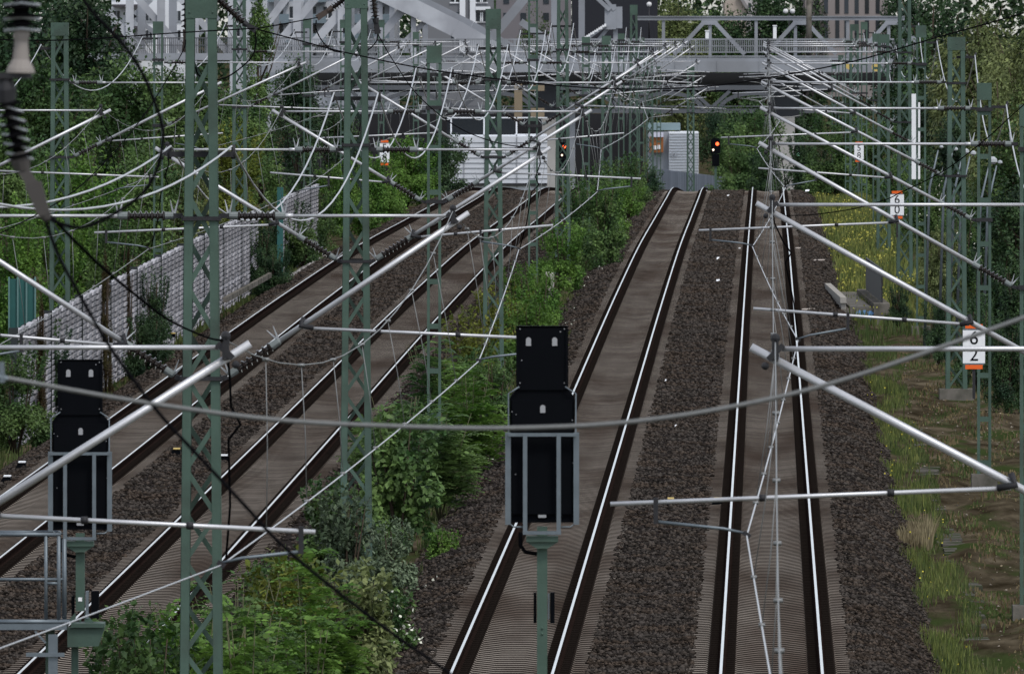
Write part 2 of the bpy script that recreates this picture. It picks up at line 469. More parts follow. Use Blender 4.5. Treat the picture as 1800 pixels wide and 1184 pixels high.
for u0, ystart, lab in TR:
    root = empty('railway_track', (XU(u0, ystart), ystart, float(zr(ystart))), 'polished rails on concrete sleepers, ' + lab, 'track', 'parallel railway tracks')
    for sd_ in (-1, 1):
        b = MB(); rail_mesh(b, u0, sd_, 150, 860); b.build('rail', [M_RAILSIDE, M_RAILTOP if u0 > -6 else M_RAILDULL], root)
    proto = None; rest = []
    k = 0; Y = 150.0
    while Y < 850:
        z = float(zr(Y)); x = XU(u0, Y)
        if Y >= ystart and k < 100:
            loc = Vector((x, Y, z)) - Vector(root.location)
            if proto is None:
                me = bpy.data.meshes.new('sleeper'); me.from_pydata(SLEEP.v, [], SLEEP.f)
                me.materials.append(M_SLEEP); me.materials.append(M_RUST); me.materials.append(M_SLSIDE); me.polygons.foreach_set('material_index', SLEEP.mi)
                proto = bpy.data.objects.new('sleeper', me); COL.objects.link(proto); proto.parent = root; proto.location = loc
                proto.rotation_euler = (0, 0, -K1)
            else: copy_obj(proto, root, loc, -K1 + random.uniform(-.004, .004))
            k += 1
        else: rest.append((x, Y, z))
        Y += 0.6
    b = MB(); n = len(SLEEP.v); sv = np.array(SLEEP.v)
    V = (np.array(rest)[:, None, :] + sv[None]).reshape(-1, 3)
    V = V - np.array(root.location)
    me = bpy.data.meshes.new('sleepers')
    fs = [[i + q*n for i in f] for q in range(len(rest)) for f in SLEEP.f]
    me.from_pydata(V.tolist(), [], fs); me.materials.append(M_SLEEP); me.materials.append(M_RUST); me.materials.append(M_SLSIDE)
    me.polygons.foreach_set('material_index', SLEEP.mi * len(rest)); me.update()
    o = bpy.data.objects.new('sleepers', me); COL.objects.link(o); o.parent = root; o['kind'] = 'stuff'

# ------------------------------------------------------------------ masts
def lattice_mast(px, Y, h, w0, w1, lab, group, zb=None, arms=(), fine=True, base=True, plate=.45, bands=(7.25, 5.3)):
    X = PX(px, Y); u = X - K0 - K1*Y
    zrail = float(zr(Y)); z0 = float(gz(u, Y)) if zb is None else zb
    zt = zrail + h
    root = empty('lattice_mast', (X, Y, z0), lab, 'mast', group)
    def hw(z): return (w0 + (w1 - w0)*(z - z0)/(zt - z0))/2
    c = .105 if fine else .11
    for sx in (-1, 1):
        for sy in (-1, 1):
            b = MB()
            A = Vector((X + sx*hw(z0), Y + sy*hw(z0), z0)); B = Vector((X + sx*hw(zt), Y + sy*hw(zt), zt))
            o1 = Vector((-sx*c/2, 0, 0)); o2 = Vector((0, -sy*(c/2+.007), 0))
            b.bar(A+o1, B+o1, c, .014, (0,1,0)); b.bar(A+o2, B+o2, .014, c-.014, (0,1,0))
            b.build('leg', M_GREEN, root)
    b = MB(); z = z0 + .3; k = 0; step = (w0 + w1)*.62
    while z + step < zt - plate:
        a0, a1 = hw(z) - .05, hw(z+step) - .05
        sgn = 1 if k % 2 else -1
        for sy in (-1, 1):
            yy0, yy1 = Y + sy*(hw(z)-.016), Y + sy*(hw(z+step)-.016)
            q = sgn*sy
            b.bar((X - q*a0, yy0, z), (X + q*a1, yy1, z+step), .06, .012, (0,1,0))
        for sx in (-1, 1):
            xx0, xx1 = X + sx*(hw(z)-.016), X + sx*(hw(z+step)-.016)
            b.bar((xx0, Y - sgn*a0, z), (xx1, Y + sgn*a1, z+step), .012, .06, (0,1,0))
        z += step; k += 1
    b.build('bracing', M_GREEN, root)
    b = MB(); w = hw(zt) + .012
    for sy in (-1, 1):
        b.box(X-w, X+w, Y+sy*w-.008, Y+sy*w+.008, zt-plate, zt+.02)
        if fine:
            for (i, j) in ((-.6,.15),(.6,.15),(-.75,.85),(.75,.85),(0,.5)):
                b.ball((X+i*w, Y+sy*(w+.008), zt-plate*j), .014, 6)
    for sx in (-1, 1): b.box(X+sx*w-.008, X+sx*w+.008, Y-w+.01, Y+w-.01, zt-plate, zt+.017)
    b.build('head_plate', M_GREEN, root)
    for hb in bands:
        if hb > h - plate: continue
        b = MB(); w = hw(zrail+hb) + .02
        b.box(X-w, X+w, Y-w-.02, Y-w+.004, zrail+hb-.025, zrail+hb+.025); b.box(X-w, X+w, Y+w-.004, Y+w+.02, zrail+hb-.04, zrail+hb+.04)
        b.box(X-w-.02, X-w, Y-w, Y+w, zrail+hb-.03, zrail+hb+.03); b.box(X+w, X+w+.02, Y-w, Y+w, zrail+hb-.03, zrail+hb+.03)
        b.build('band', M_FIT, root)
    for (ha, xa, xb) in arms:
        b = MB(); b.bar((X+xa, Y-.02, zrail+ha), (X+xb, Y-.02, zrail+ha), .07, .07)
        for q in (xa, xb):
            if abs(q) > .3: b.tube([(X+q, Y-.02, zrail+ha-.06), (X+q, Y-.02, zrail+ha+.12)], .03, 6)
        b.build('feeder_arm', M_FIT, root)
    if base:
        b = MB(); w = w0/2 + .17
        b.box(X-w, X+w, Y-w, Y+w, z0-.6, z0+.28)
        b.build('foundation', M_CONC, root)
    return root

def ladder_mast(px, Y, h, w, lab, group, arms=(), base=True, bands=(7.25, 4.85), step=.95, head=.35):
    X = PX(px, Y); u = X - K0 - K1*Y
    zrail = float(zr(Y)); z0 = float(gz(u, Y)); zt = zrail + h
    root = empty('frame_mast', (X, Y, z0), lab, 'mast', group)
    for sx in (-1, 1):
        b = MB(); x = X + sx*(w/2-.03)
        b.box(x-.03, x+.03, Y-.09, Y-.078, z0, zt); b.box(x-.03, x+.03, Y+.078, Y+.09, z0, zt)
        b.box(x+sx*.018, x+sx*.03, Y-.078, Y+.078, z0, zt)
        b.build('leg', M_GREEN, root)
    z = z0 + .5; proto = None
    while z < zt - head - .2:
        if proto is None:
            b = MB(); b.box(X-w/2+.06, X+w/2-.06, Y-.087, Y-.075, z-.055, z+.055); b.box(X-w/2+.06, X+w/2-.06, Y+.075, Y+.087, z-.055, z+.055)
            b.box(X-.012, X+.012, Y-.075, Y+.075, z-.02, z+.02)
            proto = b.build('rung', M_GREEN, root); zp0 = z
        else: copy_obj(proto, root, loc=(0, 0, z - zp0))
        z += step
    b = MB(); b.box(X-w/2-.01, X+w/2+.01, Y-.105, Y-.092, zt-head, zt+.02); b.box(X-w/2-.01, X+w/2+.01, Y+.092, Y+.105, zt-head, zt+.02)
    b.build('head_plate', M_GREEN, root)
    for hb in bands:
        b = MB(); b.box(X-w/2-.03, X+w/2+.03, Y-.13, Y-.106, zrail+hb-.04, zrail+hb+.04); b.box(X-w/2-.03, X+w/2+.03, Y+.106, Y+.13, zrail+hb-.04, zrail+hb+.04); b.box(X-w/2-.03, X-w/2-.003, Y-.11, Y+.11, zrail+hb-.03, zrail+hb+.03); b.box(X+w/2+.003, X+w/2+.03, Y-.11, Y+.11, zrail+hb-.03, zrail+hb+.03)
        b.build('band', M_FIT, root)
    for (ha, xa, xb) in arms:
        b = MB(); b.bar((X+xa, Y, zrail+ha), (X+xb, Y, zrail+ha), .06, .06)
        for q in (xa, xb):
            if abs(q) > .25: b.tube([(X+q, Y, zrail+ha-.06), (X+q, Y, zrail+ha+.12)], .03, 6)
        b.build('feeder_arm', M_FIT, root)
    if base:
        b = MB(); b.box(X-w/2-.13, X+w/2+.13, Y-.3, Y+.3, z0-.5, z0+.26); b.build('foundation', M_CONC, root)
    return root

# stations: (distance, mast px, type, height)
ROW_M = [(119, -310, 'X', 10.3), (178, 354, 'X', 10.35), (245, 626, 'X', 10.2), (303, 763, 'H', 8.65), (367, 867, 'X', 9.15), (433, 937, 'H', 9.5),
         (490, 989, 'X', 9.6), (552, 1030, 'H', 7.6), (613, 1066, 'X', 7.6), (674, 1092, 'H', 7.65), (735, 1114, 'X', 9.4), (800, 1128, 'H', 8.6), (870, 1142, 'X', 8.6), (940, 1158, 'H', 8.6)]
ROW_R = [(125, 2290, 'X', 8.6), (188, 1975, 'X', 8.6), (247, 1808, 'H', 8.0), (309, 1730, 'H', 7.8), (368, 1681, 'X', 8.42), (430, 1619, 'H', 8.4),
         (490, 1590, 'X', 9.4), (552, 1553, 'X', 7.7), (613, 1540, 'H', 7.7), (674, 1519, 'H', 8.2), (735, 1502, 'X', 8.4), (797, 1490, 'H', 8.4), (860, 1478, 'H', 8.4)]
ROW_L = [(305, -150, 'X', 8.6), (367, 105, 'X', 8.8), (434, 278, 'H', 8.5), (492, 421, 'X', 9.5), (552, 540, 'H', 8.3), (613, 604, 'H', 8.3), (674, 670, 'H', 8.3), (735, 731, 'H', 8.0), (800, 772, 'H', 8.3)]
FEED_H = 8.15
def arms_for(row, h, ty, w):
    if row == 'M': return ((min(FEED_H, h-.6), -.4, .4),)
    s = 1 if row == 'R' else -1
    return ((min(FEED_H, h-.5), 0, s*.5),)
ROWTXT = {'M': 'of the middle row in the bushes', 'R': 'right of the rightmost track', 'L': 'left of the leftmost track'}
vis_m = {}
for row, lst in (('M', ROW_M), ('R', ROW_R), ('L', ROW_L)):
    for i, (Y, px, ty, h) in enumerate(lst):
        ty_w = ('crossed lattice' if ty == 'X' else 'ladder-like frame')
        inview = -40 < px < 1830
        vis_m.setdefault(row, 0)
        if inview:
            o = ORD[min(vis_m[row], 13)]; vis_m[row] += 1
            lab = f"{o} mast {ROWTXT[row]}, green {ty_w}"
        else: lab = f"green {ty_w} mast just outside the picture {ROWTXT[row]}"
        grp = {'M': 'masts between the middle tracks', 'R': 'masts along the right side', 'L': 'masts along the left side'}[row]
        bands = (7.35, 5.35) if row != 'R' else (7.25, 4.85)
        if ty == 'X':
            lattice_mast(px, Y, h, .56 if row == 'M' else .55, .36 if row == 'M' else .42, lab, grp, arms=arms_for(row, h, ty, .4), fine=Y < 400, bands=bands,
                         plate=.5 if row == 'M' else .32, base=(row != 'M' or Y > 200))
        else:
            ladder_mast(px, Y, h, .30, lab, grp, arms=arms_for(row, h, ty, .3), bands=bands)

# ------------------------------------------------------------------ cantilevers
def insul(root, a, b, fine, r=.062, horns=True, name='insulator', capm=None):
    a = Vector(a); b = Vector(b); d = b - a
    m = MB(); n = 10 if fine else 6
    prof = [(.0, .03), (.16, .03)]
    K = 7 if fine else 5
    for i in range(K):
        t = .2 + .6*i/(K-1)
        prof += [(t-.03, .032), (t-.012, r), (t+.012, r*.94), (t+.03, .032)]
    prof += [(.84, .03), (1, .03)]
    m.lathe(a, b, prof, n)
    o = m.build(name, M_INS, root)
    t = d.normalized(); up = Vector((0,0,1)) - t*t.z
    up.normalize()
    for e in (0, 1):
        c = MB()
        if e == 0: c.lathe(a, a+d*.19, [(0, .035), (.15, .048), (.9, .052), (1, .04)], n)
        else: c.lathe(b-d*.19, b, [(0, .04), (.1, .052), (.85, .048), (1, .035)], n)
        if horns:
            q = a + d*.02 if e == 0 else b - d*.02
            c.slot = 1
            for s in (-.035, .04):
                c.bar(q + t*0.0, q + up*.2 + t*s*1.3 + Vector((0, s*1.2, 0)), .03, .018, (0,1,0), .008, .008)
        c.build('end_cap', [M_CAP if capm is None else capm, M_GLINT_FIT], o)
    return o

def cantilever(row, Y, mpx, mw, ttrack, typ, label, fine, zt=7.27, zl=None, stag=None, tip=None, shift=0.0):
    """row mast at mpx; track offset ttrack; typ 'A' pull-off far / 'B' near; returns messenger & contact points"""
    zrail = float(zr(Y)); mx = PX(mpx, Y); tx = float(XU(ttrack + shift, Y))
    s = 1 if mx > tx else -1                     # +1 mast to the right
    zl = zl if zl is not None else (4.85 if row == 'R' else 5.35)
    edge = mx - s*(mw/2 + .03)
    D = abs(edge - tx)
    X = lambda q: tx + s*q                       # q: distance from track axis toward the mast
    root = empty('cantilever', (edge, Y, zrail + 7.25), label, 'cantilever', 'tube cantilevers holding the overhead line')
    z0 = zrail
    n = 12 if fine else 7
    mo = 0.0
    # top tube
    b = MB(); zt_m = zt
    il = .72
    b.tube([(X(mo+.06), Y, z0+zt), (X(D-il-.12), Y, z0+zt_m)], .023 if row == 'R' else .020, n)
    b.tube([(X(D-il-.2), Y, z0+zt_m), (X(D-il-.08), Y, z0+zt_m)], .030, n)
    b.build('top_tube', M_ALU, root)
    insul(root, (X(D-il-.1), Y, z0+zt_m), (X(D-.1), Y, z0+zt_m), fine)
    b = MB(); b.bar((X(D-.12), Y, z0+zt_m), (X(D), Y, z0+zt_m), .06, .09); b.build('hinge', M_FIT, root); b = MB()
    b.bar((X(D-.1), Y, z0+zl+.02), (X(D), Y, z0+zl-.02), .06, .09)
    b.build('hinge', M_FIT, root)
    # slanting bracket tube
    A = Vector((X(mo), Y, z0+zt-.095)); B = Vector((X(D-.06), Y, z0+zl)); d = (B-A).normalized()
    Lb = (B-A).length
    tipv = A - d*.24
    end = A + d*(Lb-.82)
    b = MB(); b.tube([tipv, end], .036 if row == 'R' else .034, n); b.build('bracket_tube', M_ALU, root)
    insul(root, A + d*(Lb-.84), A + d*(Lb-.06), fine, r=.066)
    # messenger clamp
    b = MB()
    b.bar(A - d*.07 + Vector((0,-.05,-.03)), A + Vector((s*.07,-.04,.13)), .05, .05)
    b.bar(A + Vector((0,-.05,.0)), A + Vector((0,-.05,.17)), .06, .04)
    b.ball(A + Vector((0,-.04,.19)), .045, 6); b.ball(A - d*.1 + Vector((0,-.05,-.1)), .035, 6)
    b.build('messenger_clamp', M_FIT, root)
    # registration tube
    slope = (A.z - B.z)/abs(A.x - B.x)
    def onbr(z): return (A.z - (z0+z))/slope     # distance toward mast at height z
    if typ == 'A': zj, q0, zq, qr, qc = 6.02, -1.25 if tip is None else tip, 5.84, -1.05, (-.32 if stag is None else stag)
    else: zj, q0, zq, qr, qc = 5.80, (-.25 if tip is None else tip), 5.97, 1.0, (.34 if stag is None else stag)
    qj = onbr(zj)
    J = Vector((X(qj), Y-.05, z0+zj-.04)); Q = Vector((X(q0), Y-.05, z0+zq))
    qr = max(min(qr, qj-.5), q0+.12)
    b = MB(); b.tube([J, Q], .020, n); b.build('registration_tube', M_ALU, root)
    b = MB()
    b.tube([J + Vector((0,.03,.12)), J + Vector((s*.04,-.03,.03)), J + Vector((-s*.12,0,0))], .032, 8)
    b.build('tube_joint', M_FIT, root)
    for q in (.3, .62):
        b = MB(); c = J.lerp(Q, q); b.tube([c + Vector((-.03,0,0)), c + Vector((.03,0,0))], .032, 8); b.build('tube_clamp', M_FIT, root)
    b = MB(); R = J.lerp(Q, (qj-qr)/(qj-q0)); Cw = Vector((X(qc), Y, z0+5.5 + (.06 if typ == 'A' else .05)))
    b.bar(R + Vector((0,0,.04)), R + Vector((0,0,-.19)), .04, .04)
    b.build('steady_arm_bracket', M_FIT, root)
    b = MB(); R2 = R + Vector((0,0,-.17)); mid = R2.lerp(Cw, .75) + Vector((0,0,.03))
    b.tube([R2, mid, Cw + Vector((0,0,.02))], [.018, .016, .012], 6); b.build('steady_arm', M_WIREG if not fine else M_GALV, root)
    if fine:
        b = MB(); b.bar(Cw + Vector((-.03,0,.03)), Cw + Vector((.03,0,-.01)), .04, .05); b.build('wire_clamp', M_FIT, root)
    return (Vector((X(mo), Y-.02, z0+zt+.06)), Cw)

LINES = {1: [], 2: [], 3: [], 4: []}
TU = {1: -14.35, 2: -10.4, 3: -4.0, 4: 0.0}
TW = {1: 'leftmost track', 2: 'second track from the left', 3: 'third track from the left', 4: 'rightmost track'}
cnt = {1: 0, 2: 0, 3: 0, 4: 0}
def mk(row, Y, px, ty, track, typ, **kw):
    mw = {('M','X'): .40, ('R','X'): .48, ('L','X'): .48}.get((row, ty), .30)
    o = ORD[min(cnt[track], 13)]; cnt[track] += 1
    sh = 'long' if typ == 'A' else 'short'
    LINES[track].append(cantilever(row, Y, px, mw, TU[track], typ, f"{o} silver tube cantilever over the {TW[track]}", Y < 400, **kw))
for i, (Y, px, ty, h) in enumerate(ROW_R):
    kw = {}
    if i < 3: kw = dict(zt=(7.2, 7.34, 7.34)[i])
    if i == 0: kw.update(tip=-1.45, stag=-.25)
    mk('R', Y, px, ty, 4, 'A' if i % 2 == 0 else 'B', **kw)
PT3 = 'AABAB'
for i, (Y, px, ty, h) in enumerate(ROW_M):
    kw = dict(zt=7.38) if i < 2 else {}
    if i == 0: kw.update(stag=.04, tip=-.75, shift=-.6)
    mk('M', Y, px, ty, 3, PT3[i] if i < 5 else ('A' if i % 2 else 'B'), **kw)
    if i > 0: mk('M', Y, px, ty, 2, 'B' if i % 2 else 'A', **(dict(zt=7.38) if i < 2 else {}))
for i, (Y, px, ty, h) in enumerate(ROW_L): mk('L', Y, px, ty, 1, 'A' if i % 2 == 0 else 'B')

# ------------------------------------------------------------------ overhead line wires
def sag(a, b, s, n=14):
    a = Vector(a); b = Vector(b)
    return [a.lerp(b, i/n) - Vector((0,0,4*s*(i/n)*(1-i/n))) for i in range(n+1)]
for t in (1, 2, 3, 4):
    pts = LINES[t]; first = pts[0]
    d = first[0] - pts[1][0]
    near = (first[0] + d*1.0, first[1] + (first[1]-pts[1][1])*1.0)
    near[1].x = float(XU(TU[t], near[1].y)) + (.3 if (first[1].x < XU(TU[t], first[1].y)) else -.3)
    near[0].x = float(XU(TU[t], near[0].y)); near[0].z = float(zr(near[0].y)) + 7.3; near[1].z = float(zr(near[1].y)) + 5.55
    if t == 3: near = (P(-462, 1281, 62), P(-2600, 2040, 62))
    allp = [near] + pts
    root = empty('overhead_line', (float(XU(TU[t], 130)), 130, float(zr(130))+5.5), f"contact wire and carrier wire with droppers over the {TW[t]}", 'overhead line', 'overhead lines')
    bm_ = MB(); bc = MB()
    ms = []; cs = []
    for (m0, c0), (m1, c1) in zip(allp[:-1], allp[1:]):
        sm_ = sag(m0, m1, .85, 12); sc = sag(c0, c1, .06, 12)
        ms += [] if (t == 3 and m0.y < 100) else sm_[:-1]; cs += sc[:-1]
        if m0.y < 500 and not (t == 3 and m0.y < 100):
            for k in range(1, 8):
                q = k/8
                A = m0.lerp(m1, q) - Vector((0,0,4*.85*q*(1-q))); C = c0.lerp(c1, q) - Vector((0,0,4*.06*q*(1-q)))
                b = MB(); b.tube([A, A.lerp(C, .5) + Vector((.012, 0, 0)), C], .0042, 4)
                b.tube([A + Vector((-.03,0,0)), A + Vector((.03,0,0))], .018, 5); b.tube([C + Vector((-.025,0,0.01)), C + Vector((.025,0,0.01))], .018, 5)
                b.build('dropper', M_WIREG, root)
    for q, (m0, c0) in enumerate(pts):
        if m0.y < 420 and q % 2 == (0 if t in (3, 1) else 1):
            b = MB(); y2 = 1.1
            b.tube([m0, m0 + Vector((.03, .1, -.3)), m0.lerp(c0, .30) + Vector((.05, .3, 0)), m0.lerp(c0, .38) + Vector((.13, .4, 0)), m0.lerp(c0, .45) + Vector((.03, .5, 0)), m0.lerp(c0, .75) + Vector((.05, .8, 0)), c0 + Vector((.02, y2, .02))], .011, 6)
            b.build('jumper', M_BLACKW, root)
    ms.append(allp[-1][0]); cs.append(allp[-1][1])
    bm_.tube(ms, .0062, 5); bm_.build('carrier_wire', M_WIREG, root)
    bc.tube(cs, .0075, 5); bc.build('contact_wire', M_WIRE if t > 2 else M_WIREG, root)

# feeder wires along the mast rows
def feeder(lst, off, lab, sg, start=0, near=None):
    pts = []
    for (Y, px, ty, h) in lst[start:]:
        hh = min(FEED_H, h-.55) + .1
        pts.append(Vector((PX(px, Y) + off, Y - .02, float(zr(Y)) + hh)))
    if near is not None: pts[0] = near
    d = pts[0] - pts[1]; pts = [pts[0] + Vector((d.x, d.y, 0))] + pts
    allp = []
    for i, (a, c) in enumerate(zip(pts[:-1], pts[1:])): allp += sag(a, c, .62 if (near is not None and i < 2) else sg, 18)[:-1]
    allp.append(pts[-1])
    b = MB(); b.tube(allp, .014, 6)
    tag(b.build('feeder_wire', M_WIRE), lab, 'wire', 'feeder wires hung along the mast rows')
feeder(ROW_M, -.38, 'bright sagging feeder wire on the left arms of the middle masts', 1.5, near=P(-400, 262, 119))
feeder(ROW_M, .38, 'bright sagging feeder wire on the right arms of the middle masts', 1.5, near=P(-240, 272, 119))
feeder(ROW_R, .48, 'bright sagging feeder wire on the arms of the right masts', 1.5, 1)
feeder(ROW_L, -.48, 'bright sagging feeder wire on the arms of the left masts', 1.4)

# ------------------------------------------------------------------ signals seen from behind
def arch_tab(b, cx, cz, w, h, y):
    pts = [(cx-w/2, cz-h/2), (cx+w/2, cz-h/2)] + [(cx + w/2*math.cos(a), cz + h/2 - w/2 + w/2*math.sin(a)) for a in np.linspace(0, math.pi, 9)]
    b.prism([(x, z) for x, z in pts], y-.006, y)
def back_signal(px, Y, s, base_py, lab, platform):
    c = P(px, 0, Y); X = c.x
    k = Y/F*s                                     # metres per photo pixel of the near signal
    Zp = lambda dy: HC - (base_py + dy*s)*Y/F     # dy measured from the top edge of the upper box (near-signal pixels)
    zg = float(gz(X-K0-K1*Y, Y))
    root = empty('light_signal', (X, Y, zg), lab, 'signal', 'light signals seen from behind')
    dep = .20
    b = MB(); w = 43.5*k; bx = X + 0*k
    b.box(bx-w, bx+w, Y-.02, Y+dep, Zp(112), Zp(0)); b.box(bx-w-.012, bx+w+.012, Y-.02, Y-.005, Zp(3), Zp(0))
    for sx in (-1, 1): b.box(bx+sx*w-.012, bx+sx*w+.012, Y-.035, Y-.021, Zp(106), Zp(4))
    u_ = b.build('upper_box', M_BLACK, root)
    b = MB(); 
    arch_tab(b, bx-24*k, Zp(27), 9*k, 15*k, Y-.022); arch_tab(b, bx+22*k, Zp(27), 9*k, 15*k, Y-.022)
    for (i, j) in ((-39, 5), (39, 5), (-36, 60), (-39, 100), (39, 100), (32, 10)): b.ball((bx+i*k, Y-.021, Zp(j)), .006, 6)
    b.build('reflector_tabs', M_TAB, u_)
    b = MB(); w = 57*k
    poly = [(bx-w, Zp(345)), (bx+w, Zp(345)), (bx+w, Zp(125)), (bx+40*k, Zp(104)), (bx-40*k, Zp(104)), (bx-w, Zp(125))]
    b.prism(poly, Y-.003, Y+dep-.02)
    b.prism([(x*1.0, z) for x, z in [(bx-w+.02, Zp(330)), (bx+w-.02, Zp(330)), (bx+w-.02, Zp(130)), (bx-w+.02, Zp(130))]], Y-.03, Y-.004)
    scr = b.build('signal_screen', M_BLACK, root)
    b = MB(); arch_tab(b, bx+1*k, Zp(145), 9*k, 14*k, Y-.032)
    b.box(bx-7*k, bx+7*k, Y-.034, Y-.031, Zp(336), Zp(331))
    for (i, j) in ((-53, 150), (-46, 155), (53, 165), (-47, 260), (54, 240)): b.ball((bx+i*k, Y-.03, Zp(j)), .005, 6)
    b.build('reflector_tab', M_TAB, scr)
    b = MB(); w = 60*k; yf = Y-.10                # galvanised cage behind the screen
    b.bar((bx-w, yf, Zp(190)), (bx+w, yf, Zp(190)), .03, 8*k)
    b.bar((bx-30*k, yf-.02, Zp(188)), (bx-30*k, yf-.02, Zp(365)), .028, 7.5*k, (1,0,0)); b.bar((bx+29*k, yf-.02, Zp(188)), (bx+29*k, yf-.02, Zp(365)), .028, 7.5*k, (1,0,0))
    b.bar((bx-34*k, yf-.02, Zp(362)), (bx+33*k, yf-.02, Zp(362)), .03, 10*k)
    for sx in (-1, 1):
        b.bar((bx+sx*w, Y-.06, Zp(348)), (bx+sx*w, Y-.06, Zp(186)), .012, .05, (1,0,0))
        b.tube([(bx+sx*40*k, Y-.04, Zp(106)), (bx+sx*59*k, Y-.04, Zp(118)), (bx+sx*59*k, Y-.04, Zp(345)), (bx+sx*50*k, Y-.06, Zp(352)), (bx+sx*34*k, yf, Zp(352))], .008, 6)
    b.build('cage', M_GALV, root)
    b = MB()
    zb = Zp(510) if platform else zg - .3
    hw_ = 9*k
    b.box(bx-hw_, bx+hw_, Y-.03, Y+.10, zb, Zp(352)); b.box(bx-28*k, bx+28*k, Y-.12, Y+.1, Zp(378), Zp(368))
    b.prism([(bx-28*k, Zp(378)), (bx-hw_, Zp(390)), (bx+hw_, Zp(390)), (bx+28*k, Zp(378))], Y-.1, Y+.05)
    for j in (530, 540): b.ball((bx, Y-.032, Zp(j)), .012, 6)
    b.build('post', M_GREEN, root)
    b = MB(); b.tube([(bx-38*k, Y-.02, Zp(362)), (bx-38*k, Y-.02, Zp(385)), (bx-30*k, Y-.02, Zp(396)), (bx-hw_, Y-.02, Zp(400))], .018, 8); b.build('cable', M_BLACKW, root)
    b = MB()
    if not platform:
        b.box(bx-15*k, bx-10*k, Y+.02, Y+.14, Zp(522), Zp(468)); b.box(bx+14*k, bx+22*k, Y+.02, Y+.14, Zp(522), Zp(468))
        b.slot = 1; b.box(bx+10*k, bx+13*k, Y+.03, Y+.1, Zp(515), Zp(470))
    else:
        b.box(bx+22*k, bx+38*k, Y+.0, Y+.14, Zp(525), Zp(470)); b.box(bx-18*k, bx-12*k, Y+.02, Y+.14, Zp(522), Zp(480))
        b.slot = 1; b.box(bx+11*k, bx+17*k, Y-.02, Y+.1, Zp(525), Zp(470))
    b.build('relay_box', [M_BLACK, M_GALV], root)
    if platform:
        b = MB()
        b.box(bx-18*k, bx+50*k, Y-.22, Y+.3, Zp(542), Zp(534))
        b.prism([(bx-25*k, Zp(543)), (bx+50*k, Zp(543)), (bx+38*k, Zp(580)), (bx-25*k, Zp(582))], Y-.18, Y+.1)
        for sx in (-1, 1): b.prism([(bx+sx*hw_, Zp(533)), (bx+sx*28*k, Zp(533)), (bx+sx*hw_, Zp(512))][::sx], Y-.01, Y+.01)
        b.box(bx-18*k, bx-4*k, Y-.02, Y+.1, zg, Zp(583)); b.box(bx-70*k, bx-52*k, Y-.05, Y+.13, zg, Zp(545))
        b.build('support_bracket', M_GREEN, root)
        b = MB()
        b.box(bx-190*k, bx-26*k, Y-.26, Y+.5, Zp(546), Zp(534)); b.box(bx-63*k, bx-44*k, Y-.3, Y-.262, Zp(700), Zp(555))
        b.bar((bx-108*k, Y-.3, Zp(596)), (bx-30*k, Y-.3, Zp(596)), .04, .05)
        b.bar((bx-90*k, Y-.3, Zp(548)), (bx-68*k, Y-.3, Zp(572)), .02, .02)
        b.build('platform', M_GALV, root)
        b = MB()
        def rl(x0, y0, x1, y1, r=.017, dy=0): b.tube([(bx+x0*k, Y-.24+dy, Zp(y0)), (bx+x1*k, Y-.24+dy, Zp(y1))], r, 8)
        rl(-190, 353, -38, 353, .022); rl(-190, 444, -40, 444); rl(-68, 356, -68, 534, .018); rl(-42, 356, -42, 534, .02); rl(-68, 452, -42, 452)
        rl(-31, 362, -31, 530, .024, .05); rl(-190, 530, -20, 530, .026); rl(-180, 356, -180, 534, .018, .6); rl(-190, 353, -44, 353, .02, .6)
        b.tube([(bx-180*k, Y-.24, Zp(353)), (bx-180*k, Y+.36, Zp(353))], .018, 8); b.tube([(bx-44*k, Y-.24, Zp(353)), (bx-44*k, Y+.36, Zp(353))], .018, 8); b.tube([(bx-31*k, Y-.19, Zp(444)), (bx-42*k, Y-.24, Zp(444))], .014, 8)
        b.build('railing', M_GALV, root)
        b = MB(); b.box(bx-4*k, bx+4*k, Y-.034, Y-.031, Zp(490), Zp(482)); b.build('number_plate', M_WHITE, root)
    return root
back_signal(953, 127, 1.0, 573, 'black signal back on a slim green post beside the third track', False)
back_signal(141, 146, .865, 632, 'black signal back above a railed maintenance platform, at far left', True)

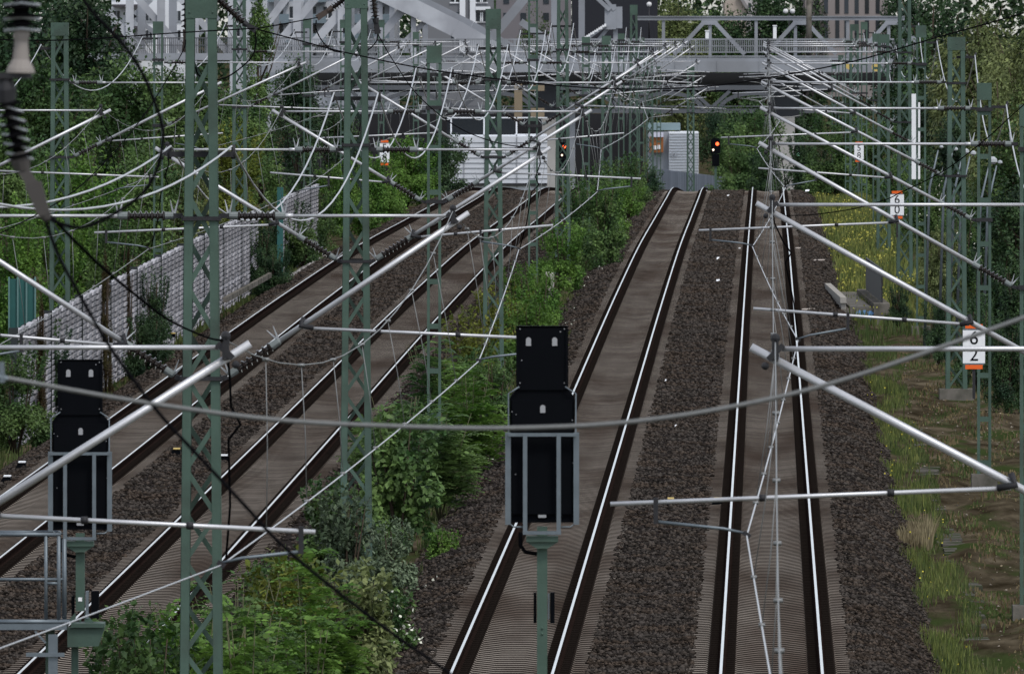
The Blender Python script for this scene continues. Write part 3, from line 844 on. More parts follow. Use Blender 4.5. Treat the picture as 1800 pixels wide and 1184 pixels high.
# ------------------------------------------------------------------ kilometre boards
def digits(txts, X, zc, Y, w, h, parent):
    for k, t in enumerate(txts):
        cu = bpy.data.curves.new('digit', 'FONT'); cu.body = t; cu.align_x = 'CENTER'; cu.align_y = 'CENTER'
        cu.size = h*.58; cu.extrude = .002
        o = bpy.data.objects.new('digit', cu); COL.objects.link(o)
        dg = bpy.context.evaluated_depsgraph_get(); dg.update()
        me = bpy.data.meshes.new_from_object(o.evaluated_get(dg)); bpy.data.objects.remove(o)
        me.materials.append(M_BLACK)
        m = bpy.data.objects.new('digit', me); COL.objects.link(m); m.parent = parent
        m.rotation_euler = (math.radians(90), 0, 0)
        off = Vector(parent.location) + (Vector(parent.parent.location) if parent.parent else Vector())
        m.location = Vector((X, Y-.012, zc + (h*.25 if k == 0 else -h*.25))) - off
def km_board(px, py0, py1, wpx, Y, txt, lab):
    a = P(px, py0, Y); z1 = a.z; z0 = P(px, py1, Y).z; X = a.x; w = wpx*Y/F/2; h = z1 - z0
    root = empty('distance_board', (X, Y, z0), lab, 'sign', 'white distance boards with orange strips')
    b = MB(); b.box(X-w, X+w, Y-.008, Y+.012, z0, z1)
    pl = b.build('plate', M_WHITE, root)
    digits(txt, X, (z0+z1)/2, Y, 2*w, h, root)
    b = MB(); b.box(X-w*.94, X+w*.94, Y-.012, Y-.0, z1+.004, z1+.03); b.build('frame_strip', M_GALV, root); b = MB(); b.box(X-w*.94, X+w*.94, Y-.012, Y, z0-.03, z0-.004); b.build('frame_strip', M_GALV, root)
    b = MB(); b.box(X-w*.78, X+w*.78, Y-.01, Y+.006, z1+.034, z1+.034+h*.13); b.build('orange_reflector', M_ORANGE, root); b = MB(); b.box(X-w*.78, X+w*.78, Y-.01, Y+.006, z0-.034-h*.13, z0-.034); b.build('orange_reflector', M_ORANGE, root)
    b = MB(); b.box(X-.03, X+.03, Y+.014, Y+.05, z0-.75, z1+.1); b.bar((X, Y+.03, (z0+z1)/2), (X+.2, Y+.06, (z0+z1)/2), .04, .03); b.build('bracket', M_FIT, root)
km_board(1712, 580, 638, 39, 300, '62', 'white board reading 6 over 2 between orange strips, nearest and lowest right')
km_board(1577, 342, 378, 24, 482, '60', 'white board reading 6 over 0 above the yellow flowering verge')
km_board(1510, 254, 280, 16.5, 668, '58', 'small distant white board reading 5 over 8')
km_board(676, 252, 285, 17, 640, '58', 'small distant white board seen behind the middle lattice mast on the left')

# ------------------------------------------------------------------ foreground insulators and cables
def cable(pts, r, m, lab, name='cable', n=8, cat='cable', dens=6):
    P3 = [P(*p) for p in pts]; out = []
    for i in range(len(P3)-1):
        p0 = P3[max(0, i-1)]; p1 = P3[i]; p2 = P3[i+1]; p3 = P3[min(len(P3)-1, i+2)]
        for k in range(dens):
            t = k/dens
            out.append(.5*((2*p1) + (p2-p0)*t + (2*p0-5*p1+4*p2-p3)*t*t + (3*p1-p0-3*p2+p3)*t**3))
    out.append(P3[-1])
    b = MB(); b.tube(out, r, n)
    return tag(b.build(name, m), lab, cat)
YF = 62
cable([(-120,640,YF),(5,663,YF),(240,705,YF),(480,737,YF),(700,749,YF),(900,752,YF),(1100,742,YF),(1300,712,YF),(1500,662,YF),(1800,558,YF),(1950,500,YF)], .0105, M_GREY_CABLE, 'thick grey cable sagging right across the foreground')
cable([(145,-40,YF),(150,5,YF),(216,78,YF),(250,128,YF),(270,175,YF),(284,217,YF),(286,250,YF),(275,300,YF),(250,340,YF),(200,376,YF),(140,400,YF),(84,384,YF)], .0085, M_BLACKW, 'black cable loop curving down to the foreground insulator')
cable([(78,380,YF),(101,445,YF),(135,509,YF),(189,603,YF),(247,684,YF),(290,738,YF),(345,797,YF),(424,881,YF),(493,955,YF),(584,1032,YF),(700,1120,YF),(800,1190,YF),(960,1320,YF)], .008, M_BLACKW, 'black cable running down from the foreground insulator across the tracks')
cable([(86,377,YF),(142,434,70),(189,478,80),(243,522,90),(287,556,100),(324,576,108),(368,594,116),(392,598,119)], .0085, M_BLACKW, 'thinner black cable ending at the clamp beside the nearest middle cantilever')
cable([(326,70,178),(321,91,175),(280,162,172),(243,216,168),(189,280,165),(118,345,160),(0,410,155),(-80,440,150)], .007, M_BLACKW, 'thin dark wire slanting down left from the nearest middle mast')
cable([(-60,68,176),(0,70,176),(100,71,176),(200,66,176),(310,58,177),(450,50,178)], .008, M_BLACKW, 'dark wire running level to the left from the mast top')
cable([(449,51,178),(500,42,210),(558,31,244)], .009, M_BLACKW, 'dark wire linking the two big mast heads', dens=4)
cable([(449,51,178),(525,71,178),(601,91,178),(735,119,178),(850,136,178),(1000,152,178),(1120,157,178),(1240,152,178),(1345,138,178),(1500,108,178),(1640,68,178),(1800,23,178),(1950,-25,178)], .0085, M_BLACKW, 'dark wire sagging over all tracks in front of the bridge')
cable([(664,60,245),(690,105,245),(735,168,244),(800,221,244),(870,250,244),(945,262,244)], .009, M_BLACKW, 'dark wire dropping right to the third cantilever from the second middle mast')
cable([(448,54,178),(450,75,178),(444,98,178),(425,118,178),(400,135,178),(375,141,178),(350,133,178),(344,118,178)], .0095, M_BLACKW, 'black jumper loop under the strain insulator on the nearest middle mast', dens=5)
cable([(556,36,245),(556,52,245),(566,72,245),(582,88,240),(600,92,200)], .0105, M_BLACKW, 'black jumper hanging left of the second middle mast', dens=5)
cable([(664,58,245),(662,72,245),(652,84,245),(640,92,245)], .010, M_BLACKW, 'short black jumper behind the second middle mast', dens=5)
cable([(1950,55,200),(1800,184,200),(1730,247,205),(1658,301,210),(1584,338,220),(1556,351,225),(1500,367,240),(1430,377,245),(1375,379,247)], .0085, M_BLACKW, 'dark wire slanting down from the upper right corner')

def strain(root, p0, p1, K, r, m=M_INS, shedm=None, n=14):
    p0 = Vector(p0); p1 = Vector(p1)
    prof = [(0, .25*r)]
    for i in range(K):
        t = (i+.5)/K; q = .5/K
        prof += [(t-q*.8, .42*r), (t-q*.1, r), (t+q*.15, r*.97), (t+q*.2, .42*r)]
    prof += [(1, .25*r)]
    b = MB(); b.lathe(p0, p1, prof, n)
    return b.build('insulator', m, root)
YI = 60
k = YI/F
root = empty('strain_insulator', P(38, -60, YI), 'large blurred insulator string hanging at the upper left edge', 'insulator')
strain(root, P(36, -70, YI), P(38, 52, YI), 8, 33*k, mat('blurred insulator', (.004, .004, .0045), .9))
b = MB()
for yy in (5, 30, 50): b.tube([P(8, yy+4, YI-.0), P(38, yy, YI-.06), P(70, yy+4, YI)], 3*k, 6)
b.build('rim_glints', M_GLINT_FIT, root)  # pale crescents modelled in place of bright glints on the dark sheds
b = MB(); b.lathe(P(38, 50, YI), P(36, 128, YI), [(0, 13*k), (.15, 15*k), (.3, 12*k), (.7, 15*k), (.9, 24*k), (1, 26*k)], 14); b.build('socket', mat('pale cast metal', (.22, .20, .185), .8), root)
b = MB(); b.box(P(-12, 0, YI).x, P(56, 0, YI).x, YI-.04, YI+.04, P(0, 138, YI).z, P(0, 128, YI).z); b.lathe(P(10, 136, YI), P(12, 180, YI), [(0, 12*k), (.5, 18*k), (1, 15*k)], 10); b.build('yoke', M_FIT, root)
strain(root, P(14, 176, YI), P(37, 285, YI), 6, 24*k, mat('blurred insulator', (.004, .004, .0045), .9))
b = MB()
for t in np.linspace(.12, .88, 6):
    c = P(14+23*t, 176+109*t, YI-.03); b.tube([c + Vector((-24*k, .02, 3*k)), c, c + Vector((24*k, .02, -8*k))], 2.2*k, 6)
b.build('rim_glints', M_GLINT_FIT, root)  # highlights of the lower string, built as thin pale arcs
b = MB(); b.lathe(P(33, 268, YI), P(40, 300, YI), [(0, 15*k), (.5, 18*k), (1, 13*k)], 10)
b.bar(P(40, 298, YI), P(66, 338, YI), 20*k, .05); b.bar(P(58, 322, YI), P(78, 378, YI), 30*k, .07, (0,1,0), 22*k, .05); b.ball(P(80, 380, YI), 10*k)
b.build('dead_end_clamp', mat('cast clamp', (.06, .055, .052), .8), root)
b = MB(); b.box(P(-500, 0, YI).x, P(80, 0, YI).x, YI-.08, YI+.08, P(0, -90, YI).z, P(0, -70, YI).z); b.build('cross_arm', M_GREEN, root)
root = empty('anchor_clamp', P(2, 655, YF), 'grey clamp holding the thick foreground cable at the left edge', 'clamp')
b = MB(); b.bar(P(3, 636, YF), P(4, 672, YF), 9*YF/F, .03); b.lathe(P(-10, 660, YF), P(14, 666, YF), [(0, .015), (.5, .018), (1, .012)], 8); b.build('clamp_body', M_GALV, root)

def head_insul(pts, K, r, Y, lab, fit):
    root = empty('strain_insulator', P(pts[0][0], pts[0][1], Y), lab, 'insulator', 'insulators on the middle mast heads')
    strain(root, P(*pts[0], Y), P(*pts[1], Y), K, r*Y/F, n=12)
    b = MB(); b.lathe(P(*pts[1], Y), P(*pts[1], Y).lerp(P(*pts[2], Y), .3), [(0, 6*Y/F), (1, 5*Y/F)], 8)
    b.bar(P(*pts[1], Y).lerp(P(*pts[2], Y), .25), P(*pts[2], Y), 8*Y/F, .05, (0,1,0), 11*Y/F, .05)
    b.bar(P(*pts[2], Y).lerp(P(*pts[1], Y), .45), P(*pts[2], Y), 11*Y/F, .04, (0,1,0), 5*Y/F, .03)
    b.build('dead_end_clamp', fit, root)
FITM = mat('brown cast fitting', (.06, .045, .038), .6, .2)
head_insul([(383, -2), (428, 40), (450, 54)], 8, 11, 178, 'dark insulator slanting right from the nearest middle mast head', M_FIT)
head_insul([(328, -25), (327, 52), (325, 92)], 8, 9, 178, 'dark insulator with brown clamp on the left of the nearest middle mast', FITM)
head_insul([(614, -8), (585, 14), (557, 32)], 7, 8.5, 245, 'dark insulator slanting left from the second middle mast head', FITM)
head_insul([(655, -20), (660, 32), (664, 60)], 8, 8, 245, 'dark insulator hanging right of the second middle mast head', M_FIT)

#__PART2__
# ------------------------------------------------------------------ vegetation
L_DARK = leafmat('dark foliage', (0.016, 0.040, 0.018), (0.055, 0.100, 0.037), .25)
L_MID = leafmat('green foliage', (0.034, 0.076, 0.023), (0.112, 0.180, 0.053), .32)
L_BRIGHT = leafmat('fresh green foliage', (0.052, 0.120, 0.018), (0.125, 0.220, 0.042), .35)
L_OLIVE = leafmat('olive foliage', (0.095, 0.125, 0.042), (0.225, 0.260, 0.105), .3)
L_YELLOW = leafmat('yellowish foliage', (0.085, 0.110, 0.017), (0.175, 0.190, 0.034), .35)
L_RUST = leafmat('dry creeper leaves', (0.040, 0.024, 0.010), (0.045, 0.040, 0.012), .2)
L_SILVER = leafmat('silvery foliage', (0.062, 0.095, 0.050), (0.125, 0.165, 0.100), .25)
M_BARK = mat('bark', (0.055, 0.043, 0.033), .9, 0, var=.3, vscale=6, bump=.4, bscale=14)
M_STEM = mat('green stem', (0.07, 0.07, 0.035), .8)
M_FLOWER = mat('white blossom', (0.62, 0.62, 0.52), .7)
M_YFLOW = mat('yellow blossom', (0.42, 0.36, 0.04), .7)

def rand_dirs(r, n):
    v = r.normal(size=(n, 3)); return v/np.linalg.norm(v, axis=1, keepdims=True)
def leaf_quads(C, D, Nn, ln, wd):
    """C base points, D direction, Nn normals (unit-ish) -> diamond leaves slightly folded"""
    Sd = np.cross(D, Nn); Sd /= np.linalg.norm(Sd, axis=1, keepdims=True) + 1e-9
    ln = ln[:, None]; wd = wd[:, None]
    mid = C + D*ln*.45
    V = np.stack([C, mid + Sd*wd*.5 + Nn*wd*.1, C + D*ln, mid - Sd*wd*.5 + Nn*wd*.1], 1)
    return V.reshape(-1, 3)
def crown_points(kind, r, n):
    if kind == 'broad':
        K = 60; c = rand_dirs(r, K)*(.35 + .55*r.random((K, 1))**.6); c[:, 2] *= .95
        rad = .13 + .17*r.random(K)
    elif kind == 'conic':
        K = 60; z = -1 + 2*r.random(K)**1.25; w = np.clip((1 - z)/2, 0, 1)**.7*.85 + .05; a = r.random(K)*6.283
        q = r.random(K)**.5; c = np.stack([np.cos(a)*w*q, np.sin(a)*w*q, z], -1); rad = .1 + .13*r.random(K)
    elif kind == 'willow':
        K = 90; c = rand_dirs(r, K)*(.45 + .5*r.random((K, 1))); c[:, 2] = np.abs(c[:, 2])*.9 - .1; rad = .10 + .08*r.random(K)
    else:                                       # bush: low dome with shoots
        K = 55; c = rand_dirs(r, K)*(.3 + .6*r.random((K, 1))**.7); c[:, 2] = np.abs(c[:, 2])*1.5 - .75 ; rad = .13 + .14*r.random(K)
    w = rad**2; w /= w.sum(); idx = r.choice(K, n, p=w)
    d = rand_dirs(r, n); q = (r.random(n)**.45)[:, None]
    p = c[idx] + d*rad[idx][:, None]*q
    if kind == 'willow':
        p[:, 2] -= r.random(n)**1.5*.75*(.4 + .6*np.linalg.norm(p[:, :2], axis=1))
    if kind in ('bush',):                       # upright shoots
        m = n//6; ns = 26; a = r.random(ns)*6.283; q = r.random(ns)**.5*.8
        s = r.integers(0, ns, m); t = r.random(m)
        p[:m, 0] = np.cos(a[s])*q[s]*(.8 + .3*t) + r.normal(size=m)*.02; p[:m, 1] = np.sin(a[s])*q[s]*(.8 + .3*t) + r.normal(size=m)*.02
        p[:m, 2] = .2 + t*(.85 - .5*q[s]**2)
    if kind == 'broad':                         # stray twigs breaking the outline
        m = n//12; k2 = rand_dirs(r, m); p[:m] = k2*(.8 + .25*r.random((m, 1)))
    out = p/np.linalg.norm(p, axis=1, keepdims=True)
    return p, out, d
CROWNS = {}
def crown_mesh(kind, seed, n, leaf, asp=1.0):
    key = (kind, seed, n, asp)
    if key in CROWNS: return CROWNS[key]
    r = np.random.default_rng(100 + seed*17 + len(kind))
    p, out, d = crown_points(kind, r, n)
    D = out*.5 + rand_dirs(r, n)*.8
    D[:, 2] -= .9 if kind == 'willow' else .25
    D /= np.linalg.norm(D, axis=1, keepdims=True)
    Nn = d*.6 + out*.5 + rand_dirs(r, n)*.5; Nn[:, 2] += .7; Nn /= np.linalg.norm(Nn, axis=1, keepdims=True)
    ln = leaf*(.7 + .7*r.random(n)); wd = ln*(.45 if kind == 'willow' else .6)
    ln = ln*max(1, asp)**.35; wd = wd*max(1, asp)**.35
    V = leaf_quads(p*np.array([1, 1, asp]), D, Nn, ln, wd)
    Fq = np.arange(4*n).reshape(-1, 4)
    o = npmesh('crown', V, Fq, [L_MID]); me = o.data
    bpy.data.objects.remove(o); CROWNS[key] = me
    return me
def spray_mesh(seed, n_stem, leaf):
    """compound (robinia-like) leaves: each frond carries pairs of leaflets; unit dome"""
    key = ('spray', seed)
    if key in CROWNS: return CROWNS[key]
    r = np.random.default_rng(500 + seed)
    C = []; D = []; Nn = []; LN = []
    for s in range(n_stem):
        a = r.random()*6.283; q = r.random()**.5
        top = np.array([math.cos(a)*q*.9, math.sin(a)*q*.9, -.9 + 1.85*math.sqrt(max(0, 1-q*q*.8))*(.55 + .45*r.random())])
        nf = r.integers(10, 17)
        for f in range(nf):
            t = 1 - .75*r.random()**1.3
            b0 = np.array([top[0]*(.35 + .65*t), top[1]*(.35 + .65*t), -.95 + (top[2] + .95)*t])
            an = r.random()*6.283; dr = np.array([math.cos(an), math.sin(an), .25 + .35*r.random()]); dr /= np.linalg.norm(dr)
            Lf = leaf*(4 + 3*r.random()); np_ = 7
            sd = np.cross(dr, [0, 0, 1]); sd /= np.linalg.norm(sd) + 1e-9; nn = np.cross(sd, dr)
            for k in range(np_):
                tt = (k + 1)/np_; pos = b0 + dr*Lf*tt + np.array([0, 0, -.35*Lf*tt*tt])
                for sg in (-1, 1):
                    dd = sd*sg*.9 + dr*.5 + np.array([0, 0, -.25]); dd /= np.linalg.norm(dd)
                    C.append(pos); D.append(dd); Nn.append(nn + r.normal(size=3)*.15); LN.append(leaf*(1.35 - .5*tt)*(1.1 + .3*r.random()))
    C = np.array(C); D = np.array(D); Nn = np.array(Nn); Nn /= np.linalg.norm(Nn, axis=1, keepdims=True); LN = np.array(LN)
    V = leaf_quads(C, D, Nn, LN, LN*.5)
    o = npmesh('crown', V, np.arange(len(V)).reshape(-1, 4), [L_BRIGHT]); me = o.data
    bpy.data.objects.remove(o); CROWNS[key] = me
    return me
rt = random.Random(5)
def put_crown(root, me, material, center, sc, rot):
    o = bpy.data.objects.new('crown', me); COL.objects.link(o); o.parent = root
    o.location = Vector(center) - Vector(root.location); o.scale = sc; o.rotation_euler = (0, 0, rot)
    o.material_slots[0].link = 'OBJECT'; o.material_slots[0].material = material
    return o
def tree(kind, px, Y, top, half, material, label, cat='tree', group=None, base_u=None, low=.03, flowers=None, leaf=.066, n=13000, z0=None):
    X = PX(px, Y); zg = float(gz(X-K0-K1*Y, Y)) if z0 is None else z0
    zt = HC - top*Y/F; r = half*Y/F; H = zt - zg
    root = empty('tree' if cat == 'tree' else 'bush', (X, Y, zg), label, cat, group)
    zb = zg + H*low if cat == 'tree' else zg - .05
    cz = (zb + zt)/2; hz = (zt - zb)/2
    sd_ = rt.randint(0, 2)
    asp = max(.5, round(hz/r*2)/2)
    me = crown_mesh(kind, sd_, n, leaf, asp)
    put_crown(root, me, material, (X, Y, cz), (r, r, hz/asp), rt.random()*6.28)
    b = MB()
    if cat == 'tree':
        tr = max(.08, H*.013)
        b.tube([(X, Y, zg-.3), (X+rt.uniform(-.1,.1)*r, Y, zg+H*.3), (X+rt.uniform(-.15,.15)*r, Y, zg+H*.85)], [tr, tr*.8, tr*.2], 8)
        for k in range(7):
            a = rt.random()*6.28; t0 = .25 + .06*k
            b.tube([(X, Y, zg+H*t0), (X+math.cos(a)*r*.4, Y+math.sin(a)*r*.4, zg+H*(t0+.12)), (X+math.cos(a)*r*.75, Y+math.sin(a)*r*.75, zg+H*(t0+.28))], [tr*.45, tr*.28, tr*.08], 6)
        b.build('trunk', M_BARK, root)
    else:
        for k in range(7):
            a = rt.random()*6.28; q = rt.uniform(.2, .7)
            b.tube([(X, Y, zg-.1), (X+math.cos(a)*r*q*.6, Y+math.sin(a)*r*q*.6, zg+H*.45), (X+math.cos(a)*r*q, Y+math.sin(a)*r*q, zg+H*.85)], [.03, .02, .006], 5)
        b.build('stems', M_BARK, root)
    if flowers is not None:
        rr = np.random.default_rng(int(px)+3); m = 110
        d = rand_dirs(rr, m); d[:, 1] = -np.abs(d[:, 1]); d[:, 2] = np.abs(d[:, 2])*1.2 - .25
        C = np.array([X, Y, cz]) + d*np.array([r, r, hz])*(.75 + .3*rr.random((m, 1)))
        V = leaf_quads(C, rand_dirs(rr, m), rand_dirs(rr, m), np.full(m, .055)*(.6 + .8*rr.random(m)), np.full(m, .055))
        npmesh('blossoms', V - np.array(root.location), np.arange(4*m).reshape(-1, 4), flowers, root)
    return root
def sprays(px, Y, h, half, material, label, group, seed, leaf=.05, n_stem=42, tall=1.0):
    X = PX(px, Y); zg = float(gz(X-K0-K1*Y, Y))
    root = empty('bush', (X, Y, zg), label, 'bush', group)
    me = spray_mesh(seed % 3, n_stem, leaf)
    put_crown(root, me, material, (X, Y, zg + h*.48), (half, half, h*.52), rt.random()*6.28)
    b = MB()
    for k in range(8):
        a = rt.random()*6.28; q = rt.uniform(.2, .8)
        b.tube([(X, Y, zg-.1), (X+math.cos(a)*half*q*.5, Y+math.sin(a)*half*q*.5, zg+h*.45), (X+math.cos(a)*half*q, Y+math.sin(a)*half*q, zg+h*.85)], [.02, .014, .005], 5)
    b.build('stems', M_STEM, root)
    return root

GL = 'trees and bushes left of the tracks'; GR = 'trees and bushes right of the tracks'; GB = 'trees around the bridge'; GM = 'bushes between the middle tracks'
# left side
for a in [
 ('broad', 40, 640, -80, 120, L_DARK, 'very dark tall tree in the upper left corner'),
 ('broad', 150, 600, -40, 90, L_DARK, 'dark tree rising left of the white truss bridge'),
 ('broad', 215, 560, 95, 95, L_MID, 'green tree between the first and second masts on the left'),
 ('broad', 75, 520, 95, 95, L_MID, 'dark tree behind the first lattice mast on the left'),
 ('broad', 15, 470, 190, 95, L_MID, 'dark tree at the left edge behind the noise barrier'),
 ('broad', 335, 600, 110, 95, L_MID, 'mid green tree behind the nearest middle mast'),
 ('conic', 458, 930, -5, 52, L_MID, 'slender pointed tree standing before the white truss bridge'),
 ('broad', 395, 760, 140, 80, L_MID, 'dark tree below the slender pointed tree'),
 ('broad', 520, 860, 95, 52, L_DARK, 'dark tree at the left end of the bridge underside'),
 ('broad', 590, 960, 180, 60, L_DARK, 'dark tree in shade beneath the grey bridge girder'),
 ('broad', 300, 930, 100, 66, L_MID, 'green tree hiding the foot of the white apartment block'),
 ('broad', 135, 440, 235, 90, L_BRIGHT, 'leafy green tree right behind the noise barrier and first left mast'),
 ('broad', 250, 500, 250, 80, L_MID, 'leafy tree behind the middle of the noise barrier'),
]: tree(*a, cat='tree', group=GL)
for a in [
 ('bush', 415, 560, 212, 62, L_YELLOW, 'tall yellowish green shrub above the far end of the noise barrier'),
 ('bush', 325, 540, 265, 70, L_OLIVE, 'olive shrub left of the tall yellowish shrub'),
 ('bush', 30, 385, 345, 62, L_BRIGHT, 'bright green bush above the near end of the noise barrier'),
 ('bush', 110, 410, 370, 60, L_BRIGHT, 'fresh green bush behind the barrier at the first left mast'),
 ('bush', 200, 420, 340, 60, L_MID, 'green bush over the top of the noise barrier'),
 ('bush', 28, 322, 600, 78, L_MID, 'dense green bush behind the left signal'),
 ('bush', 270, 392, 470, 34, L_DARK, 'dark bush growing in front of the noise barrier'),
 ('bush', 262, 378, 545, 52, L_DARK, 'low dark bush at the foot of the noise barrier'),
 ('bush', 92, 345, 560, 42, L_DARK, 'dark weeds at the near foot of the noise barrier'),
 ('bush', 455, 476, 392, 42, L_DARK, 'dark shrub at the far end of the near barrier part'),
 ('bush', 500, 520, 345, 55, L_DARK, 'dark green bush before the far barrier part'),
 ('bush', 552, 548, 330, 52, L_MID, 'green bush left of the second middle mast beside the leftmost track'),
 ('bush', 605, 590, 285, 62, L_BRIGHT, 'fresh green bush behind the second middle mast'),
 ('bush', 655, 630, 270, 62, L_BRIGHT, 'green bush behind the white distance board on the left'),
 ('bush', 715, 690, 238, 70, L_BRIGHT, 'large rounded bush beside the crest of the leftmost track'),
 ('bush', 775, 750, 232, 66, L_DARK, 'dark rounded bush before the white container building'),
 ('bush', 532, 510, 380, 56, L_MID, 'green bush hiding the foot of the farther barrier part'),
 ('bush', 480, 470, 430, 38, L_DARK, 'low dark bush on the gravel by the leftmost track'),
]: tree(*a, cat='bush', group=GL)
tree('conic', 186, 369, 452, 17, L_RUST, 'brown dry creeper column hanging on the noise barrier', 'bush', GL)
tree('conic', 226, 384, 448, 11, L_RUST, 'narrow brown creeper on the noise barrier', 'bush', GL)
tree('conic', 72, 336, 505, 14, L_RUST, 'brown creeper at the near end of the noise barrier', 'bush', GL)
# right side
for a in [
 ('willow', 1725, 700, -40, 105, L_OLIVE, 'pale willow-like tree at the upper right'),
 ('willow', 1800, 620, -10, 95, L_OLIVE, 'pale drooping tree in the upper right corner'),
 ('willow', 1760, 560, 90, 80, L_OLIVE, 'drooping olive tree behind the right lattice mast'),
 ('broad', 1640, 900, -50, 75, L_DARK, 'dark tree behind the right end of the bridge'),
 ('broad', 1655, 760, 120, 70, L_DARK, 'dark tree behind the mast with the yellow disc'),
 ('broad', 1700, 600, 190, 80, L_DARK, 'dark tree behind the lamps on the right'),
 ('broad', 1785, 470, 170, 75, L_MID, 'green tree at the right edge beside the sagging feeder wire'),
 ('broad', 1790, 420, 300, 80, L_DARK, 'dark dense tree at the right edge beside the top tube'),
 ('broad', 1720, 520, 330, 70, L_DARK, 'dark tree behind the ladder-like mast on the right'),
]: tree(*a, cat='tree', group=GR, low=.05)
for a in [
 ('bush', 1470, 800, 190, 62, L_MID, 'fresh bush beside the small 5 over 8 board'),
 ('bush', 1540, 760, 205, 60, L_MID, 'green bush behind the crossed masts on the right'),
 ('bush', 1425, 820, 225, 50, L_DARK, 'dark bush right of the concrete pier'),
 ('bush', 1600, 640, 270, 62, L_MID, 'green bush behind the white mast board'),
 ('bush', 1655, 470, 400, 56, L_OLIVE, 'olive bush behind the right masts beside the verge'),
 ('bush', 1740, 420, 420, 60, L_DARK, 'dark bush right of the 6 over 0 board'),
 ('bush', 1800, 372, 440, 66, L_DARK, 'dark bush at the right edge above the brown soil'),
 ('bush', 1720, 376, 520, 50, L_DARK, 'dark bush behind the 6 over 2 board'),
 ('bush', 1650, 400, 520, 36, L_DARK, 'dark low bush beside the frame mast foundation'),
 ('bush', 1580, 440, 500, 26, L_DARK, 'dark shrub right of the small concrete culvert'),
 ('bush', 1770, 358, 560, 45, L_DARK, 'low dark bush on the right above brown soil'),
]: tree(*a, cat='bush', group=GR)
tree('bush', 1630, 560, 305, 55, L_MID, 'bush dotted with white blossom behind the right masts', 'bush', GR, flowers=M_FLOWER)
tree('bush', 1690, 480, 360, 48, L_MID, 'second white flowering bush beside the right lattice mast', 'bush', GR, flowers=M_FLOWER)
# around the bridge
for a in [
 ('broad', 1320, 1020, 175, 62, L_MID, 'tree below the bridge left of the concrete pier'),
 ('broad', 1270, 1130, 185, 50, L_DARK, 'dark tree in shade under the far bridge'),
 ('broad', 1375, 1130, 170, 50, L_DARK, 'dark tree behind the concrete pier'),
 ('broad', 1190, 1330, -25, 55, L_OLIVE, 'pale tree above the bridge beside the dark building'),
 ('broad', 1262, 1330, -10, 50, L_MID, 'green tree above the bridge left of the beige house'),
 ('broad', 1350, 1330, -30, 62, L_DARK, 'dark tree above the bridge right of the beige house'),
 ('broad', 1412, 1330, -25, 50, L_DARK, 'dark tree above the bridge before the striped building'),
 ('broad', 1300, 1330, 20, 55, L_DARK, 'low dark tree behind the bridge truss'),
 ('broad', 1590, 1300, -30, 55, L_DARK, 'dark tree right of the striped building'),
 ('broad', 940, 1240, 8, 34, L_MID, 'small tree above the bridge left of the dark building'),
 ('broad', 1225, 1330, 40, 50, L_OLIVE, 'pale low tree behind the bridge truss'),
]: tree(*a, cat='tree', group=GB, z0=HC-14.0, low=.02)
tree('bush', 1300, 960, 235, 62, L_MID, 'large bush behind the red signal at the track crest', 'bush', GB)
tree('bush', 1345, 900, 262, 40, L_DARK, 'dark bush at the foot of the concrete pier', 'bush', GB)

